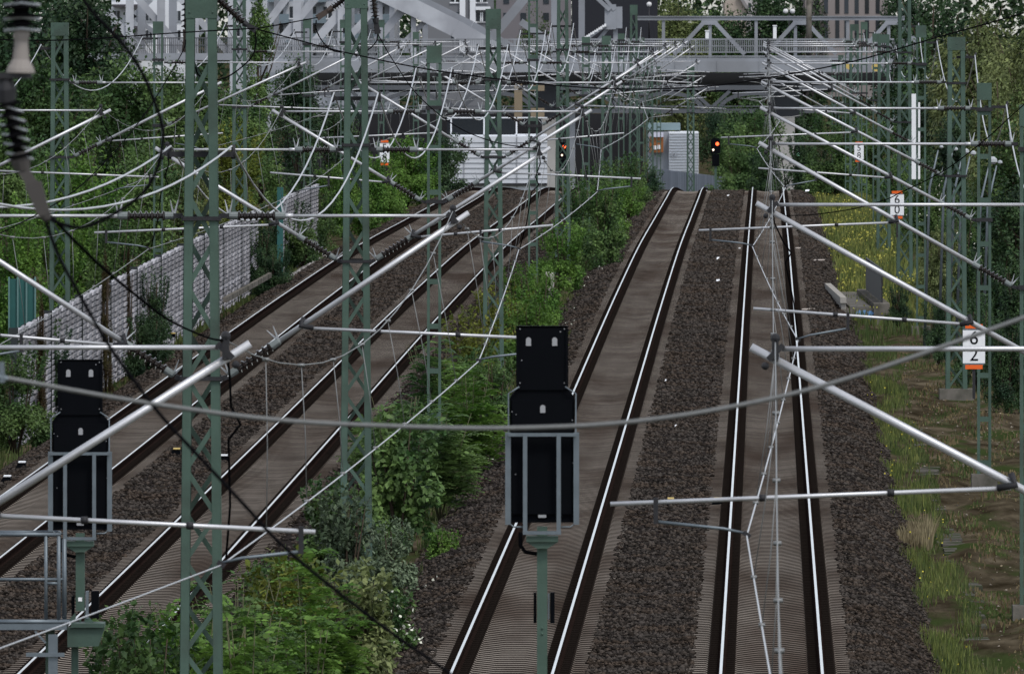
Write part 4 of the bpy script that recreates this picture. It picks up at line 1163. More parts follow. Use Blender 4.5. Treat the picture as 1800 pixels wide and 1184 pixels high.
# bushes in the strip between tracks two and three: (u, Y, height, half width, style, material, label)
def uX(u, Y): return 900 + float(XU(u, Y))*F/Y
STRIP = [
 (-8.6, 187, 2.7, .55, 'b', L_MID, 'slim shrub with oval leaves at the foot of the nearest middle mast'),
 (-8.0, 182, 3.0, .75, 'b', L_MID, 'leafy shrub in front of the nearest middle mast'),
 (-7.5, 186, 3.3, .9, 's', L_BRIGHT, 'bright feathery bush at the bottom beside the nearest middle mast'),
 (-6.8, 184, 3.2, .9, 's', L_BRIGHT, 'bright feathery bush at the bottom edge left of the third track'),
 (-6.2, 190, 2.7, .8, 's', L_BRIGHT, 'feathery bush hanging over the ballast near the bottom'),
 (-8.2, 198, 2.2, .6, 'b', L_BRIGHT, 'bright shrub leaning over the right rail of the second track'),
 (-7.5, 200, 2.9, .9, 's', L_MID, 'feathery green bush behind the nearest middle mast'),
 (-6.6, 203, 2.9, .9, 's', L_BRIGHT, 'second feathery bright bush behind the bottom one'),
 (-7.2, 212, 2.4, .9, 'b', L_YELLOW, 'yellow green bush with small leaves near the bottom'),
 (-6.3, 214, 2.2, .75, 'b', L_OLIVE, 'olive bush with small leaves near the bottom ballast edge'),
 (-6.2, 224, 1.3, .7, 'f', L_MID, 'low bush with white blossom beside the ballast'),
 (-7.9, 226, 1.7, .8, 'b', L_MID, 'green bush left of the white flowering bush'),
 (-7.2, 240, 2.3, .7, 'b', L_SILVER, 'silvery grey shrub at the foot of the second middle mast'),
 (-6.6, 247, 1.5, .5, 'b', L_SILVER, 'small silvery shrub right of the second middle mast'),
 (-6.0, 262, .7, .4, 'b', L_BRIGHT, 'small light green plant alone on the ballast edge'),
 (-7.9, 256, 1.9, .7, 'b', L_MID, 'dark bush left of the second middle mast'),
 (-7.0, 268, 2.8, 1.0, 'b', L_MID, 'dark bush behind the second middle mast'),
 (-6.6, 284, 2.5, 1.0, 's', L_MID, 'large feathery bush left of the nearer signal'),
 (-7.6, 292, 2.6, .9, 's', L_MID, 'feathery bush below the first ladder-like middle mast'),
 (-6.4, 304, 2.7, 1.0, 's', L_BRIGHT, 'fresh bush right of the first ladder-like middle mast'),
 (-7.4, 318, 3.0, .95, 's', L_MID, 'tall feathery bush crossing the sagging contact wire'),
 (-8.5, 300, 1.7, .5, 's', L_MID, 'feathery twig clump leaning over the second track'),
 (-6.4, 330, 2.2, .95, 'b', L_MID, 'bush behind the head of the nearer signal'),
 (-7.2, 345, 2.7, .95, 'b', L_YELLOW, 'yellow green bush between third and fourth middle masts'),
 (-6.3, 372, 2.5, .95, 'b', L_BRIGHT, 'rounded bush just above the nearer signal'),
 (-7.1, 380, 2.5, .9, 'b', L_YELLOW, 'yellowish bush at the fourth middle mast'),
 (-6.0, 392, 1.0, .6, 'b', L_YELLOW, 'low yellowish weed on the ballast above the nearer signal'),
 (-6.6, 412, 2.3, .7, 'b', L_BRIGHT, 'slender light bush beside the pale concrete strip'),
 (-7.5, 425, 2.0, .7, 'b', L_BRIGHT, 'light green bush at the fifth middle mast'),
 (-6.9, 470, 2.5, 1.0, 'b', L_BRIGHT, 'light bush before the tall dark bush of the strip'),
 (-5.9, 500, 3.6, 1.0, 'b', L_MID, 'tall dark bush left of the third track'),
 (-7.1, 515, 3.4, .9, 'b', L_MID, 'tall bush behind the sixth middle mast'),
 (-6.2, 548, 2.7, 1.0, 'b', L_BRIGHT, 'tall green bush farther up the strip'),
 (-6.9, 590, 3.1, 1.1, 'b', L_MID, 'green bush near the crest of the strip'),
 (-6.2, 625, 1.9, 1.0, 'b', L_BRIGHT, 'bright bush near the crest left of the third track'),
 (-6.6, 670, 2.7, 1.2, 'b', L_MID, 'bush at the crest between the middle tracks'),
 (-6.0, 715, 1.7, 1.0, 'b', L_DARK, 'dark bush on the crest beside the corrugated fence'),
 (-7.6, 700, 2.2, .8, 'b', L_MID, 'small bush on the crest right of the second track'),
]
for i, (u, Y, h, hw_, stl, m_, lab) in enumerate(STRIP):
    px = uX(u, Y)
    if stl == 's': sprays(px, Y, h, hw_, m_, lab, GM, i, leaf=.085)
    else:
        zg = float(gz(u, Y)); top = (HC - zg - h)*F/Y
        tree('bush', px, Y, top, hw_*F/Y, m_, lab, 'bush', GM, flowers=M_FLOWER if stl == 'f' else None,
             leaf=.12 if Y < 300 else .085, n=4600 if Y < 300 else 6000)

# grass: blades as stuff
def grass(name, n, ulo, uhi, y0, y1, h, material, lab, seed, wd=.012, pw=1.3, patch=.35, lean=.35):
    r = np.random.default_rng(seed)
    Y = y0 + (y1-y0)*r.random(n)**pw; u = ulo + (uhi-ulo)*r.random(n)
    keep = (np.sin(u*2.3 + Y*.17) + np.sin(u*4.1 - Y*.31) + r.normal(size=n)*.6) > -2 + 2*patch*2
    Y = Y[keep]; u = u[keep]; n = len(Y)
    X = XU(u, Y); Z = zground(u, Y)
    hh = h*(.4 + .9*r.random(n))*(.7 + .3*np.sin(u*3 + Y*.4)); a = r.random(n)*6.283; ln = lean*hh*r.random(n)
    w = wd*(.6 + .8*r.random(n))*(.7 + Y/500)
    c = np.stack([X, Y, Z-.02], -1); tipp = c + np.stack([np.cos(a)*ln, np.sin(a)*ln, hh], -1)
    mid = c*.5 + tipp*.5 + np.stack([0*a, 0*a, hh*.08], -1)
    sdv = np.stack([np.cos(r.random(n)*1.2-.6), np.sin(r.random(n)*1.2-.6), 0*a], -1)*w[:, None]
    V = np.stack([c - sdv, c + sdv, mid + sdv*.8, tipp, mid - sdv*.8], 1).reshape(-1, 3)
    Fq = np.arange(5*n).reshape(-1, 5)
    return tag(npmesh(name, V, Fq, material), lab, 'grass', kind='stuff')
G_GREEN = leafmat('grass blades', (0.042, 0.066, 0.018), (0.088, 0.106, 0.034), .3, .4, 0, .5)
G_YEL = leafmat('yellow flowering grass', (0.075, 0.105, 0.026), (0.185, 0.190, 0.050), .3, .5, 0, .8)
G_DRY = leafmat('dry grass blades', (0.070, 0.050, 0.024), (0.16, 0.125, 0.065), .2, .4, 0, .6)
grass('grass', 19000, 2.35, 3.6, 205, 420, .24, G_GREEN, 'green grass along the right ballast shoulder', 21, patch=.45, wd=.008)
grass('grass', 9000, 2.4, 3.4, 215, 380, .34, leafmat('light grass', (0.075, 0.105, 0.024), (0.150, 0.165, 0.048), .3, .4, 0, 1.5), 'lighter tall grass along the right ballast shoulder', 29, patch=.5, wd=.007)
def petals(n, ulo, uhi, y0, y1, h0, h1, sz, m, lab, seed):
    r = np.random.default_rng(seed); Y = y0 + (y1-y0)*r.random(n); u = ulo + (uhi-ulo)*r.random(n)
    k = (np.sin(u*2.1 + Y*.23) + np.sin(Y*.11 - u*3) + r.normal(size=n)*.5) > .1; Y = Y[k]; u = u[k]; n = len(Y)
    C = np.stack([XU(u, Y), Y, zground(u, Y) + h0 + (h1-h0)*r.random(n)], -1)
    D = rand_dirs(r, n); D[:, 1] *= .3; D /= np.linalg.norm(D, axis=1, keepdims=True)
    V = leaf_quads(C, D, rand_dirs(r, n), sz*(.6+.8*r.random(n)), sz*(.6+.8*r.random(n)))
    tag(npmesh('flowers', V, np.arange(4*n).reshape(-1, 4), m), lab, 'flowers', kind='stuff')
petals(230, 2.4, 3.5, 225, 380, .12, .4, .035, M_YFLOW, 'small yellow flowers in the grass beside the right ballast', 41)
petals(2400, 2.3, 5.0, 440, 730, .2, .62, .07, mat('dull yellow blossom', (.34, .32, .06), .8), 'yellow flowers massed on the verge beyond the culvert', 42)
petals(700, -6.1, -5.5, 215, 690, .1, .4, .05, M_FLOWER, 'white blossom along the ballast edge of the middle strip', 43)
petals(420, 3.5, 9, 205, 400, .0, .05, .05, leafmat('dead leaves', (.16, .12, .07), (.30, .25, .17), .2, .4, 0, 1), 'pale dead leaves scattered over the brown soil', 44)
grass('grass', 15000, 3.2, 9, 205, 420, .18, G_GREEN, 'sparse green tufts on the brown soil at right', 22, patch=.62)
grass('grass', 34000, 3.3, 9.5, 205, 420, .12, G_DRY, 'dry grass on the brown soil at right', 23, patch=.45)
grass('grass', 22000, 2.3, 5.2, 440, 730, .55, G_YEL, 'yellow flowering grass on the verge beyond the culvert', 24, pw=1, patch=.2)
grass('grass', 14000, 2.3, 9, 420, 730, .55, G_GREEN, 'green grass among the right masts', 25, pw=1, patch=.3)
grass('grass', 16000, -8.3, -5.7, 205, 700, .3, G_GREEN, 'low weeds under the bushes between the middle tracks', 26, patch=.25)
grass('grass', 14000, -20, -16.6, 300, 560, .35, G_GREEN, 'weeds along the foot of the noise barrier', 27, pw=1, patch=.4)
# pale ornamental grass tuft beside the path
px_, Y_ = 1605, 276
root = tag(grass('dry_grass_tuft', 900, XU(0,0)*0 + (PX(px_, Y_)-K0-K1*Y_)-.33, (PX(px_, Y_)-K0-K1*Y_)+.33, Y_-1.2, Y_+1.2, .75, leafmat('straw', (.16, .13, .075), (.26, .22, .13), .3, .3, 0, 2), None, 31, pw=1, patch=-2, lean=.5), 'pale dry grass tuft beside the grassy path', 'grass')

tag(stones('soil_pebbles', 1500, 3.3, 9, lambda u: _GU(u) + .01, 205, 400, .012, .035, 12, mat('pale pebble', (.15, .13, .105), .9, island=.6)), 'pale pebbles and crumbs on the brown soil at right', 'pebbles')
# concrete cable trough path on the right
rp = random.Random(3)
Y = 205.0; k = 0
while Y < 345:
    if rp.random() < .4:
        x = float(XU(3.5 + .1*math.sin(Y*.1), Y)); z = float(zground(np.array(3.5), np.array(Y))) + .02
        b = MB(); x += rp.uniform(-.06, .06); b.box(x-.24, x+.24, Y+.01, Y+.98, z-.15, z+rp.uniform(-.02,.0))
        tag(b.build('trough_cover', mat('mossy slab', (.085, .08, .07), .95, 0, var=.5, vscale=3, c2=(.03, .04, .018), c2scale=1.6)), f"weathered grey concrete cover slab in the overgrown path right of the rightmost track", 'slab', 'cover slabs of the cable path')
        k += 1
    Y += 1.0

# ------------------------------------------------------------------ noise barrier
M_BLOCK = mat('grey lilac barrier blocks', (0.275, 0.27, 0.29), .75, 0, island=.38, var=.2, vscale=3)
M_PANEL = mat('dark barrier panel', (0.035, 0.04, 0.042), .9, 0, var=.3, vscale=2)
M_TEAL = mat('teal post', (0.018, 0.085, 0.080), .6, 0, var=.2)
def barrier(y0, y1, lab, ub=-17.45, H=2.1, teal=(2, 8)):
    Y = y0; zg = lambda Y: float(zr(Y)) - .1
    root = empty('noise_barrier', (float(XU(ub, y0)), y0, float(gz(ub, y0))), lab, 'barrier', 'noise barrier along the leftmost track')
    rb = random.Random(int(y0)); k = 0
    while Y < y1:
        b = MB()
        x = float(XU(ub, Y)); x2 = float(XU(ub, Y+5.2)); g = float(gz(ub, Y)) - .1; zt = zg(Y) + H
        b.slot = 1
        b.add([(x-.08,Y,g),(x2-.08,Y+5.2,g),(x2-.08,Y+5.2,zt-.08),(x-.08,Y,zt-.08),(x,Y,g),(x2,Y+5.2,g),(x2,Y+5.2,zt-.08),(x,Y,zt-.08)],
              [(0,1,2,3),(7,6,5,4),(4,5,1,0),(3,2,6,7),(0,3,7,4),(1,5,6,2)])
        b.slot = 0
        for c in range(2):
            yc = Y + .2 + c*2.6; xc = float(XU(ub, yc))
            z = g + .15; kk = 0
            while z < zt - .05:
                pr = rb.uniform(.125, .145)
                hh = .112
                dx = .02
                b.add([(xc+dx, yc, z), (xc+pr*.85, yc, z), (xc+pr*.85+.02, yc+1.9, z), (xc+.02, yc+1.9, z),
                       (xc+dx, yc+.05, z+hh), (xc+pr, yc+.04, z+hh*.9), (xc+pr+.02, yc+1.9, z+hh*.9), (xc+.02, yc+1.9, z+hh)],
                      [(0,3,2,1),(4,5,6,7),(0,1,5,4),(1,2,6,5),(2,3,7,6),(3,0,4,7)])
                z += .145; kk += 1
        b.build('panel', [M_BLOCK, M_PANEL], root)
        if k % 3 == 0:
            b = MB(); b.box(x-.1, x+.12, Y-.12, Y-.005, g, zt + (.35 if k in teal else 0)); b.build('post', M_TEAL if k in teal else M_PANEL, root)
        Y += 5.2; k += 1
barrier(328, 480, 'grey noise barrier of stacked blocks with brown creepers, nearer part')
barrier(508, 548, 'grey block noise barrier beyond the dark shrub, farther part', teal=(0, 1))
root = empty('fence_panel', P(42, 560, 352), 'teal green fence panel left of the first left mast', 'fence')
b = MB(); a = P(16, 490, 352); c = P(62, 560, 352); b.box(a.x, c.x, 352, 352.06, c.z-.5, a.z); b.build('panel', M_TEAL, root)
b = MB()
for i in range(4): q = a.x + (c.x-a.x)*(i/3); b.box(q-.02, q+.02, 351.93, 351.99, c.z-.5, a.z+.05)
b.build('slats', mat('pale teal edge', (.09, .17, .165), .6), root)
# kerb edge beside the gravel patch
b = MB()
pts = [P(395, 527, 438), P(440, 503, 455), P(475, 483, 470)]
for q0, q1 in zip(pts[:-1], pts[1:]): b.bar(q0, q1, .12, .16, (0,0,1))
tag(b.build('kerb', M_CONC), 'low concrete kerb beside the pale gravel patch', 'kerb')

# ------------------------------------------------------------------ culvert on the right
YC = 442
root = empty('culvert', (PX(1515, YC), YC, float(gz(3.2, YC))), 'small concrete culvert bridge with parapets on the right verge', 'culvert')
pc = lambda px, Y=YC: PX(px, Y)
zd = HC - 540*YC/F
b = MB(); b.box(pc(1478), pc(1562), YC, YC+26, zd-1.0, zd-.05); b.build('deck', M_CONC, root)
zp = HC - 524*YC/F
b = MB(); b.box(pc(1477), pc(1488), YC, YC+22, zp-.15, zp+.03); b.box(pc(1479), pc(1487), YC+.1, YC+21.8, zd-.9, zp-.153); b.build('parapet', mat('pale concrete', (.30, .285, .26), .9, 0, var=.25, vscale=3), root)
b = MB(); b.box(pc(1536), pc(1564), YC-.15, YC+22, zd-1.0, zd+.12); b.build('side_wall', M_CONC, root)
b = MB(); b.box(pc(1494), pc(1530), YC+.3, YC+20, zd-.045, zd+.02); b.build('cover_slab', mat('worn slab', (.13, .125, .115), .9, 0, var=.3, vscale=2), root)
b = MB()
for i in range(15):
    y = YC + 1 + i*1.4; b.box(pc(1552)-.02, pc(1552)+.02, y-.02, y+.02, zd+.12, zd+1.15)
b.bar((pc(1552), YC+.9, zd+1.15), (pc(1552), YC+20.8, zd+1.15), .04, .04); b.bar((pc(1552), YC+.9, zd+.6), (pc(1552), YC+20.8, zd+.6), .03, .03)
b.box(pc(1551)-.005, pc(1551)+.005, YC+1, YC+20.6, zd+.14, zd+1.1)
b.build('railing', M_FIT, root)
b = MB(); rg = random.Random(4)
for i in range(11):
    cx = pc(1507 + 24*rg.random()); cz = zd - .08 - rg.uniform(.08, .30)
    pts = [(cx + .09*math.cos(t)*rg.uniform(.5,1.3), cz + .1*math.sin(t)*rg.uniform(.5,1.2)) for t in np.linspace(0, 5.7, 7)]
    b.prism(pts, YC-.006 - i*.0004, YC-.001)
b.build('graffiti', mat('blue spray paint', (.12, .26, .50), .7), root)

# ------------------------------------------------------------------ small trackside things
def magnet(px, py, Y, w, lab, col=M_YELLOW):
    a = P(px, py, Y); z = float(zr(Y)) - .2
    root = empty('track_magnet', (a.x, Y, z), lab, 'track device', 'small trackside devices')
    b = MB(); b.prism([(a.x-w/2-.05, z), (a.x+w/2, z), (a.x+w/2, z+.10), (a.x-w/2, z+.10)], Y, Y+.5); b.build('housing', M_BLACK, root)
    b = MB(); b.box(a.x-w/2+.01, a.x+w/2-.003, Y-.01, Y+.49, z+.102, z+.125); b.build('lid', col, root)
magnet(1264, 870, 280, .2, 'black box with yellow lid touching the left rail of the rightmost track')
magnet(1179, 870, 280, .14, 'small yellow topped box between the two right tracks')
magnet(38, 812, 300, .16, 'pale topped box at the left edge beside the leftmost track', M_WHITE)
magnet(12, 834, 292, .16, 'second pale topped box nearer the left edge', M_WHITE)
magnet(310, 797, 308, .16, 'yellow topped box between the two left tracks')
magnet(394, 810, 304, .2, 'dark box with pale lid beside the left rail of the second track', M_WHITE)
magnet(303, 573, 400, .16, 'yellow topped box left of the leftmost track')
magnet(390, 578, 396, .16, 'pale topped box right beside the nearest middle mast', M_WHITE)
# concrete stub in the strip
b = MB(); a = P(967, 505, 455); b.box(a.x-.13, a.x+.13, 455, 461, a.z-.6, P(0, 484, 455).z); tag(b.build('concrete_stub', mat('pale concrete', (.3, .28, .26), .9)), 'pale upright concrete strip among the bushes beside the third track', 'slab')
# white scraps lying about
rs = random.Random(11)
for i, (px, py, w, h) in enumerate([(1419, 331, 8, 3), (1262, 455, 5, 4), (1262, 495, 7, 4), (1240, 337, 6, 3), (1280, 345, 4, 3), (1188, 748, 4, 3), (1300, 437, 4, 2), (1170, 668, 3, 3), (1405, 436, 16, 2), (1440, 457, 22, 2), (1420, 545, 26, 3)]):
    # find distance where the ground carries this pixel
    best = min(np.arange(206, 720, 1.0), key=lambda Y: abs((HC - (float(zr(Y)) - .2))*F/Y - py))
    a = P(px, py, best); b = MB(); z = float(zr(best)) - .21
    ww = w*best/F/2; hh = h*best/F
    b.add([(a.x-ww, best, z), (a.x+ww*.8, best+.05, z+.01), (a.x+ww, best+.12, z+hh*1.1), (a.x-ww*.7, best+.15, z+hh), (a.x, best+.2, z)], [(0,1,2,3), (3,2,4), (0,3,4), (1,4,2), (0,4,1)])
    tag(b.build('litter', M_WHITE if i < 8 else mat('bleached wood', (.33, .29, .26), .8)), ['small white scrap on the crest between the right tracks', 'white scrap upper one on the ballast between the right tracks', 'larger white scrap lower down between the right tracks', 'white scrap beside the right rail at the third track crest', 'tiny white scrap below the crest between the right tracks', 'white pebble-like scrap beside the third track under the grey cable', 'small white scrap left of the rightmost track near the crest', 'small white scrap beside the right rail of the third track', 'short bleached twig right of the rightmost track', 'bleached stick farther right on the dark ballast', 'longer bleached branch near the culvert on the dark ballast'][i], 'litter')

# ------------------------------------------------------------------ bridge and what stands around it
M_BR = mat('grey bridge paint', (0.24, 0.255, 0.285), .6, 0, var=.2, vscale=.35, c2=(.19, .20, .22), c2scale=.2)
M_BRL = mat('light grey truss paint', (0.40, 0.415, 0.45), .6, 0, var=.15, vscale=.3, c2=(.28, .29, .32), c2scale=.25)
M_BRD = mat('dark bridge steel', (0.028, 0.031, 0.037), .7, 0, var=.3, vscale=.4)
def pbox(b, x0, x1, y0, y1, Y, d=.3):
    a = P(x0, y0, Y); c = P(x1, y1, Y); b.box(a.x, c.x, Y, Y+d, c.z, a.z)
def pbar(b, x0, y0, x1, y1, wpx, Y, d=.4, off=0):
    b.bar(P(x0, y0, Y) + Vector((0, off, 0)), P(x1, y1, Y) + Vector((0, off, 0)), wpx*Y/F, d, (0,1,0))
YB = 1080
root = empty('road_bridge', P(1100, 127, YB), 'grey plate girder road bridge with railing and low truss over the tracks', 'bridge')
b = MB(); pbox(b, 470, 1700, 108, 127, YB, 1.0); pbox(b, 470, 1700, 101, 108, YB+.3, .7)
for x in range(520, 1700, 74): pbox(b, x, x+1.5, 101.5, 126, YB-.05, .048)
b.build('girder', M_BR, root)
b = MB(); pbox(b, 470, 1700, 104, 112, YB+1.002, 14); b.build('deck', M_BRD, root)
b = MB(); pbox(b, 480, 1700, 68, 70.5, YB+.4, .12); pbox(b, 480, 1700, 80.5, 82, YB+.4, .08); pbox(b, 480, 1700, 91, 93, YB+.2, .1); pbox(b, 480, 1700, 98, 100.2, YB+.25, .1)
x = 480
while x < 1700: pbox(b, x, x+1.3, 70.5, 80.5, YB+.42, .05); pbox(b, x, x+1.3, 82, 91, YB+.42, .05); x += 3.3
x = 480
while x < 1700: pbox(b, x, x+2.4, 70.5, 101, YB+.36, .038); x += 53
b.build('railing', M_BR, root)
b = MB(); pbox(b, 1118, 1590, 30, 36, YB+6, .6); pbox(b, 1118, 1590, 28.5, 29.9, YB+5.9, .8); b.build('top_chord', M_BR, root)
for x in (1166, 1248, 1329, 1398, 1420, 1490, 1562):
    b = MB(); pbox(b, x-2.5, x+3, 36.2, 101, YB+6.1, .4); b.build('truss_post', M_BR, root)
for xc in (1247, 1408, 1570):
    b = MB(); pbar(b, xc-12, 42, xc-62, 96, 7, YB+6.05, .35); pbar(b, xc+12, 42, xc+62, 96, 7, YB+6.05, .35)
    b.prism([(P(xc-14, 0, YB+6).x, P(0, 36.3, YB+6).z), (P(xc+14, 0, YB+6).x, P(0, 36.3, YB+6).z), (P(xc+15, 0, YB+6).x, P(0, 44, YB+6).z), (P(xc-15, 0, YB+6).x, P(0, 44, YB+6).z)][::-1], YB+5.95, YB+6.35)
    b.build('knee_brace', M_BR, root)
for x0, x1 in ((1361, 1397), (953, 977)):
    b = MB(); pbox(b, x0, x1, 205 if x0 > 1200 else 208, 420, YB+2, 2.0); b.build('pier', mat('pale pier concrete', (.33, .32, .31), .9, 0, var=.3, vscale=.5, bump=.1, bscale=3), root)
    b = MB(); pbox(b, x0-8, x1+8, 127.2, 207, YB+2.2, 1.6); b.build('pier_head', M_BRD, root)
b = MB(); pbox(b, 1001, 1011, 180, 420, YB+3, .5); b.build('column', M_BR, root)
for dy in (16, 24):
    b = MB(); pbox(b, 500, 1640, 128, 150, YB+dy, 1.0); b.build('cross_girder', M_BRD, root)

# far bridge below, with arched webs
YA = 1150
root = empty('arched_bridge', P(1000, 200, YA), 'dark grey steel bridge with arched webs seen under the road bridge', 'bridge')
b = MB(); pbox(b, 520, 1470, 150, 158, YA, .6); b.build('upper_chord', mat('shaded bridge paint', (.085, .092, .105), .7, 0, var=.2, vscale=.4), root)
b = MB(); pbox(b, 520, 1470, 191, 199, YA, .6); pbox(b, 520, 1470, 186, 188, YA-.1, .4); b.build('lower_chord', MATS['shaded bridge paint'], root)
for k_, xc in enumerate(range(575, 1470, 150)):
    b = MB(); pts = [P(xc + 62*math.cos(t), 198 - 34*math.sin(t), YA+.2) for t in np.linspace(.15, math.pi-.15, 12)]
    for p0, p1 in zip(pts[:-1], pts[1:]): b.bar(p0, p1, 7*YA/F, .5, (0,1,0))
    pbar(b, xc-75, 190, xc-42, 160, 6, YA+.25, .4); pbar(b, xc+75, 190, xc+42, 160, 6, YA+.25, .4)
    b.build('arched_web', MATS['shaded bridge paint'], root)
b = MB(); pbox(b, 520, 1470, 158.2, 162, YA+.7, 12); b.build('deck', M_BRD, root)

# steel tied-arch truss bridge, upper left
YT = 1100
root = empty('truss_bridge', P(520, 100, YT), 'pale grey steel arch truss bridge in the upper left', 'bridge')
for j, (dx, off, m_) in enumerate(((0, 0, M_BRL), (26, 9, M_BR))):
    b = MB()
    pts = [(520+dx, -62), (600+dx, -45), (670+dx, -13), (740+dx, 20), (800+dx, 50), (868+dx, 88), (905+dx, 110)]
    for (x0, y0), (x1, y1) in zip(pts[:-1], pts[1:]): pbar(b, x0, y0, x1, y1, 30 if j == 0 else 26, YT, .7, off)
    b.build('arch_rib', m_, root)
    for x in (228, 283, 345, 405, 465, 522, 598, 668, 727):
        b = MB(); w = 14 if x in (522, 228, 283) else 9
        yt = max(-60, -45 + (x-600)*.48 + 6) if x > 590 else -60
        pbox(b, x+dx*.8-w/2, x+dx*.8+w/2, yt, 98, YT+off+.1, .4); b.build('hanger', m_, root)
for (x0, y0, x1, y1, w) in [(240, -5, 328, 97, 12), (186, 18, 262, 104, 12), (310, -10, 400, 92, 11), (505, -5, 432, 92, 13), (556, -5, 488, 78, 14), (624, -8, 538, 92, 15), (655, 20, 578, 104, 12), (712, 12, 662, 72, 14), (755, 30, 690, 95, 9)]:
    b = MB(); pbar(b, x0, y0, x1, y1, w, YT+.55, .4); b.build('diagonal', M_BRL, root)
for (x0, y0, x1, y1, w) in [(265, 0, 222, 40, 9), (222, 20, 275, 60, 8), (600, 30, 640, 62, 7), (375, 60, 330, 20, 7), (385, 30, 350, 60, 7), (740, 60, 712, 90, 6)]:
    b = MB(); pbar(b, x0, y0, x1, y1, w, YT+9.4, .3); b.build('diagonal', M_BR, root)
b = MB(); pbox(b, 150, 545, 94, 106, YT-1, .8); pbox(b, 150, 905, 100, 107, YT+9, .8); b.build('floor_girder', M_BR, root)
b = MB(); pbox(b, 150, 905, 101, 104, YT+.9, 8); b.build('deck', M_BRD, root)
b = MB(); pbox(b, 150, 545, 66, 68, YT-.8, .1); pbox(b, 150, 545, 79, 80.5, YT-.8, .08)
x = 150
while x < 545: pbox(b, x, x+1.4, 68, 94, YT-.76, .05); x += 3.6
b.build('railing', mat('dark railing', (.08, .085, .095), .6), root)
b = MB(); pbar(b, 855, 78, 945, -30, 16, YT, .5); pbar(b, 860, 60, 900, 105, 8, YT+.1, .4); pbar(b, 915, 38, 965, 72, 12, YT+.3, .4); b.build('portal_strut', M_BR, root)
for x in (974, 1022):
    b = MB(); pbox(b, x-5, x+6, -60, 100, YT+1, .6); b.build('portal_post', M_BR, root)
b = MB(); pbox(b, 1063, 1083, 8, 52, YT+.5, .8); pbar(b, 1040, -12, 1072, 18, 7, YT+.6, .5); pbar(b, 1056, -12, 1080, 18, 6, YT+.7, .5); pbox(b, 1080, 1094, 12, 50, YT+.6, .5); pbox(b, 1078, 1086, 52, 100, YT+.9, .4); pbar(b, 1066, 44, 1030, 70, 5, YT+.4, .3); pbar(b, 1072, 46, 1052, 70, 6, YT+.9, .3); b.build('joint_housing', M_BR, root)
b = MB()
for i in range(11):
    q = i/10; pbox(b, 1029+35*q-1.8, 1029+35*q+1.6, 66-22*q-2, 66-22*q+3 - (i % 2), YT+.15, .03)
b.build('graffiti', M_WHITE, root)

# buildings
M_BWHITE = mat('white render', (.66, .68, .72), .9, 0, var=.08, vscale=.1)
M_GLASS = mat('dark window glass', (.02, .026, .034), .15, 0, objvar=.5)
M_BDARK = mat('dark blue cladding', (.010, .011, .017), .6, 0, var=.2, vscale=.1)
M_FRAME = mat('window frame grey', (.25, .27, .3), .6)
def house(name, x0, x1, y0, Y, lab, wall, cols, rows, win, cat='building', depth=14, base=230, frame=None, skip=()):
    root = empty(name, P((x0+x1)/2, base, Y), lab, cat)
    b = MB(); pbox(b, x0, x1, y0, base, Y, depth); b.build('wall', wall, root)
    proto = None
    for i, x in enumerate(cols):
        for j, y in enumerate(rows):
            if (i, j) in skip: continue
            c = P(x, y, Y)
            if proto is None:
                b = MB(); w = win[0]*Y/F/2; h = win[1]*Y/F/2
                b.box(c.x-w, c.x+w, Y-.06, Y-.01, c.z-h, c.z+h)
                if frame:
                    b.slot = 1; t = .12
                    b.box(c.x-w-t, c.x+w+t, Y-.12, Y-.061, c.z-h-t, c.z-h); b.box(c.x-.05, c.x+.05, Y-.1, Y-.061, c.z-h, c.z+h)
                proto = b.build('window', [M_GLASS, frame or M_FRAME], root); p0 = c
            else:
                copy_obj(proto, root, loc=c - p0)
    return root
r_ = house('apartment_building', 196, 340, -80, 1260, 'white apartment block behind the left end of the truss bridge', M_BWHITE, (205, 262, 312), (-45, -12, 28, 62), (11, 17), frame=M_FRAME)
b = MB()
for y in (8, 46, 84): pbox(b, 196, 250, y, y+4, 1255, 4.98)
pbox(b, 196, 236, 56, 90, 1259.5, .4)
b.build('balcony', mat('dark balcony', (.06, .055, .065), .7), r_)
r_ = house('apartment_building', 404, 700, -80, 1250, 'pale apartment block with balconies behind the middle of the truss', mat('pale render', (.42, .44, .48), .9, 0, var=.1, vscale=.1), (424, 450, 490, 517, 548, 576, 610, 640, 668), (-40, -14, 22, 54, 88), (15, 20), frame=M_BWHITE)
b = MB()
for y in (0, 37, 71):
    for x in (470, 535, 598, 655): pbox(b, x, x+38, y, y+4, 1246, 3.9); pbox(b, x, x+38, y-12, y-.2, 1246, .08)
b.build('balcony', mat('glass balcony', (.13, .17, .20), .3), r_)
r_ = house('apartment_building', 742, 868, -80, 1240, 'white and grey apartment block behind the arch', mat('grey render', (.16, .165, .18), .9), (800, 845, 848), (-30, -4, 30, 60), (14, 16), frame=M_BWHITE)
b = MB(); pbox(b, 808, 818, -80, 90, 1239.7, .28); pbox(b, 826, 836, -80, 90, 1239.7, .28); pbox(b, 836, 862, 12, 18, 1239.6, .3); b.build('white_band', M_BWHITE, r_)
house('dark_building', 1006, 1156, -90, 1230, 'large blackish blue clad building above the bridge', M_BDARK, (1030, 1060, 1100, 1130), (-50, -70), (8, 10), base=160)
house('dark_building', 872, 1004, -90, 1290, 'brownish grey building left of the blackish building', mat('brown grey render', (.16, .15, .16), .9), (890, 920, 960), (-30, 0, 30), (10, 14), base=160)
house('striped_building', 1415, 1560, -90, 1330, 'brownish building with tall dark window strips above the bridge', mat('brown stone', (.22, .195, .19), .9, 0, var=.15, vscale=.1), (1436, 1452, 1472, 1488, 1506, 1524, 1543), (-40, 6, 52), (7, 36), base=170)
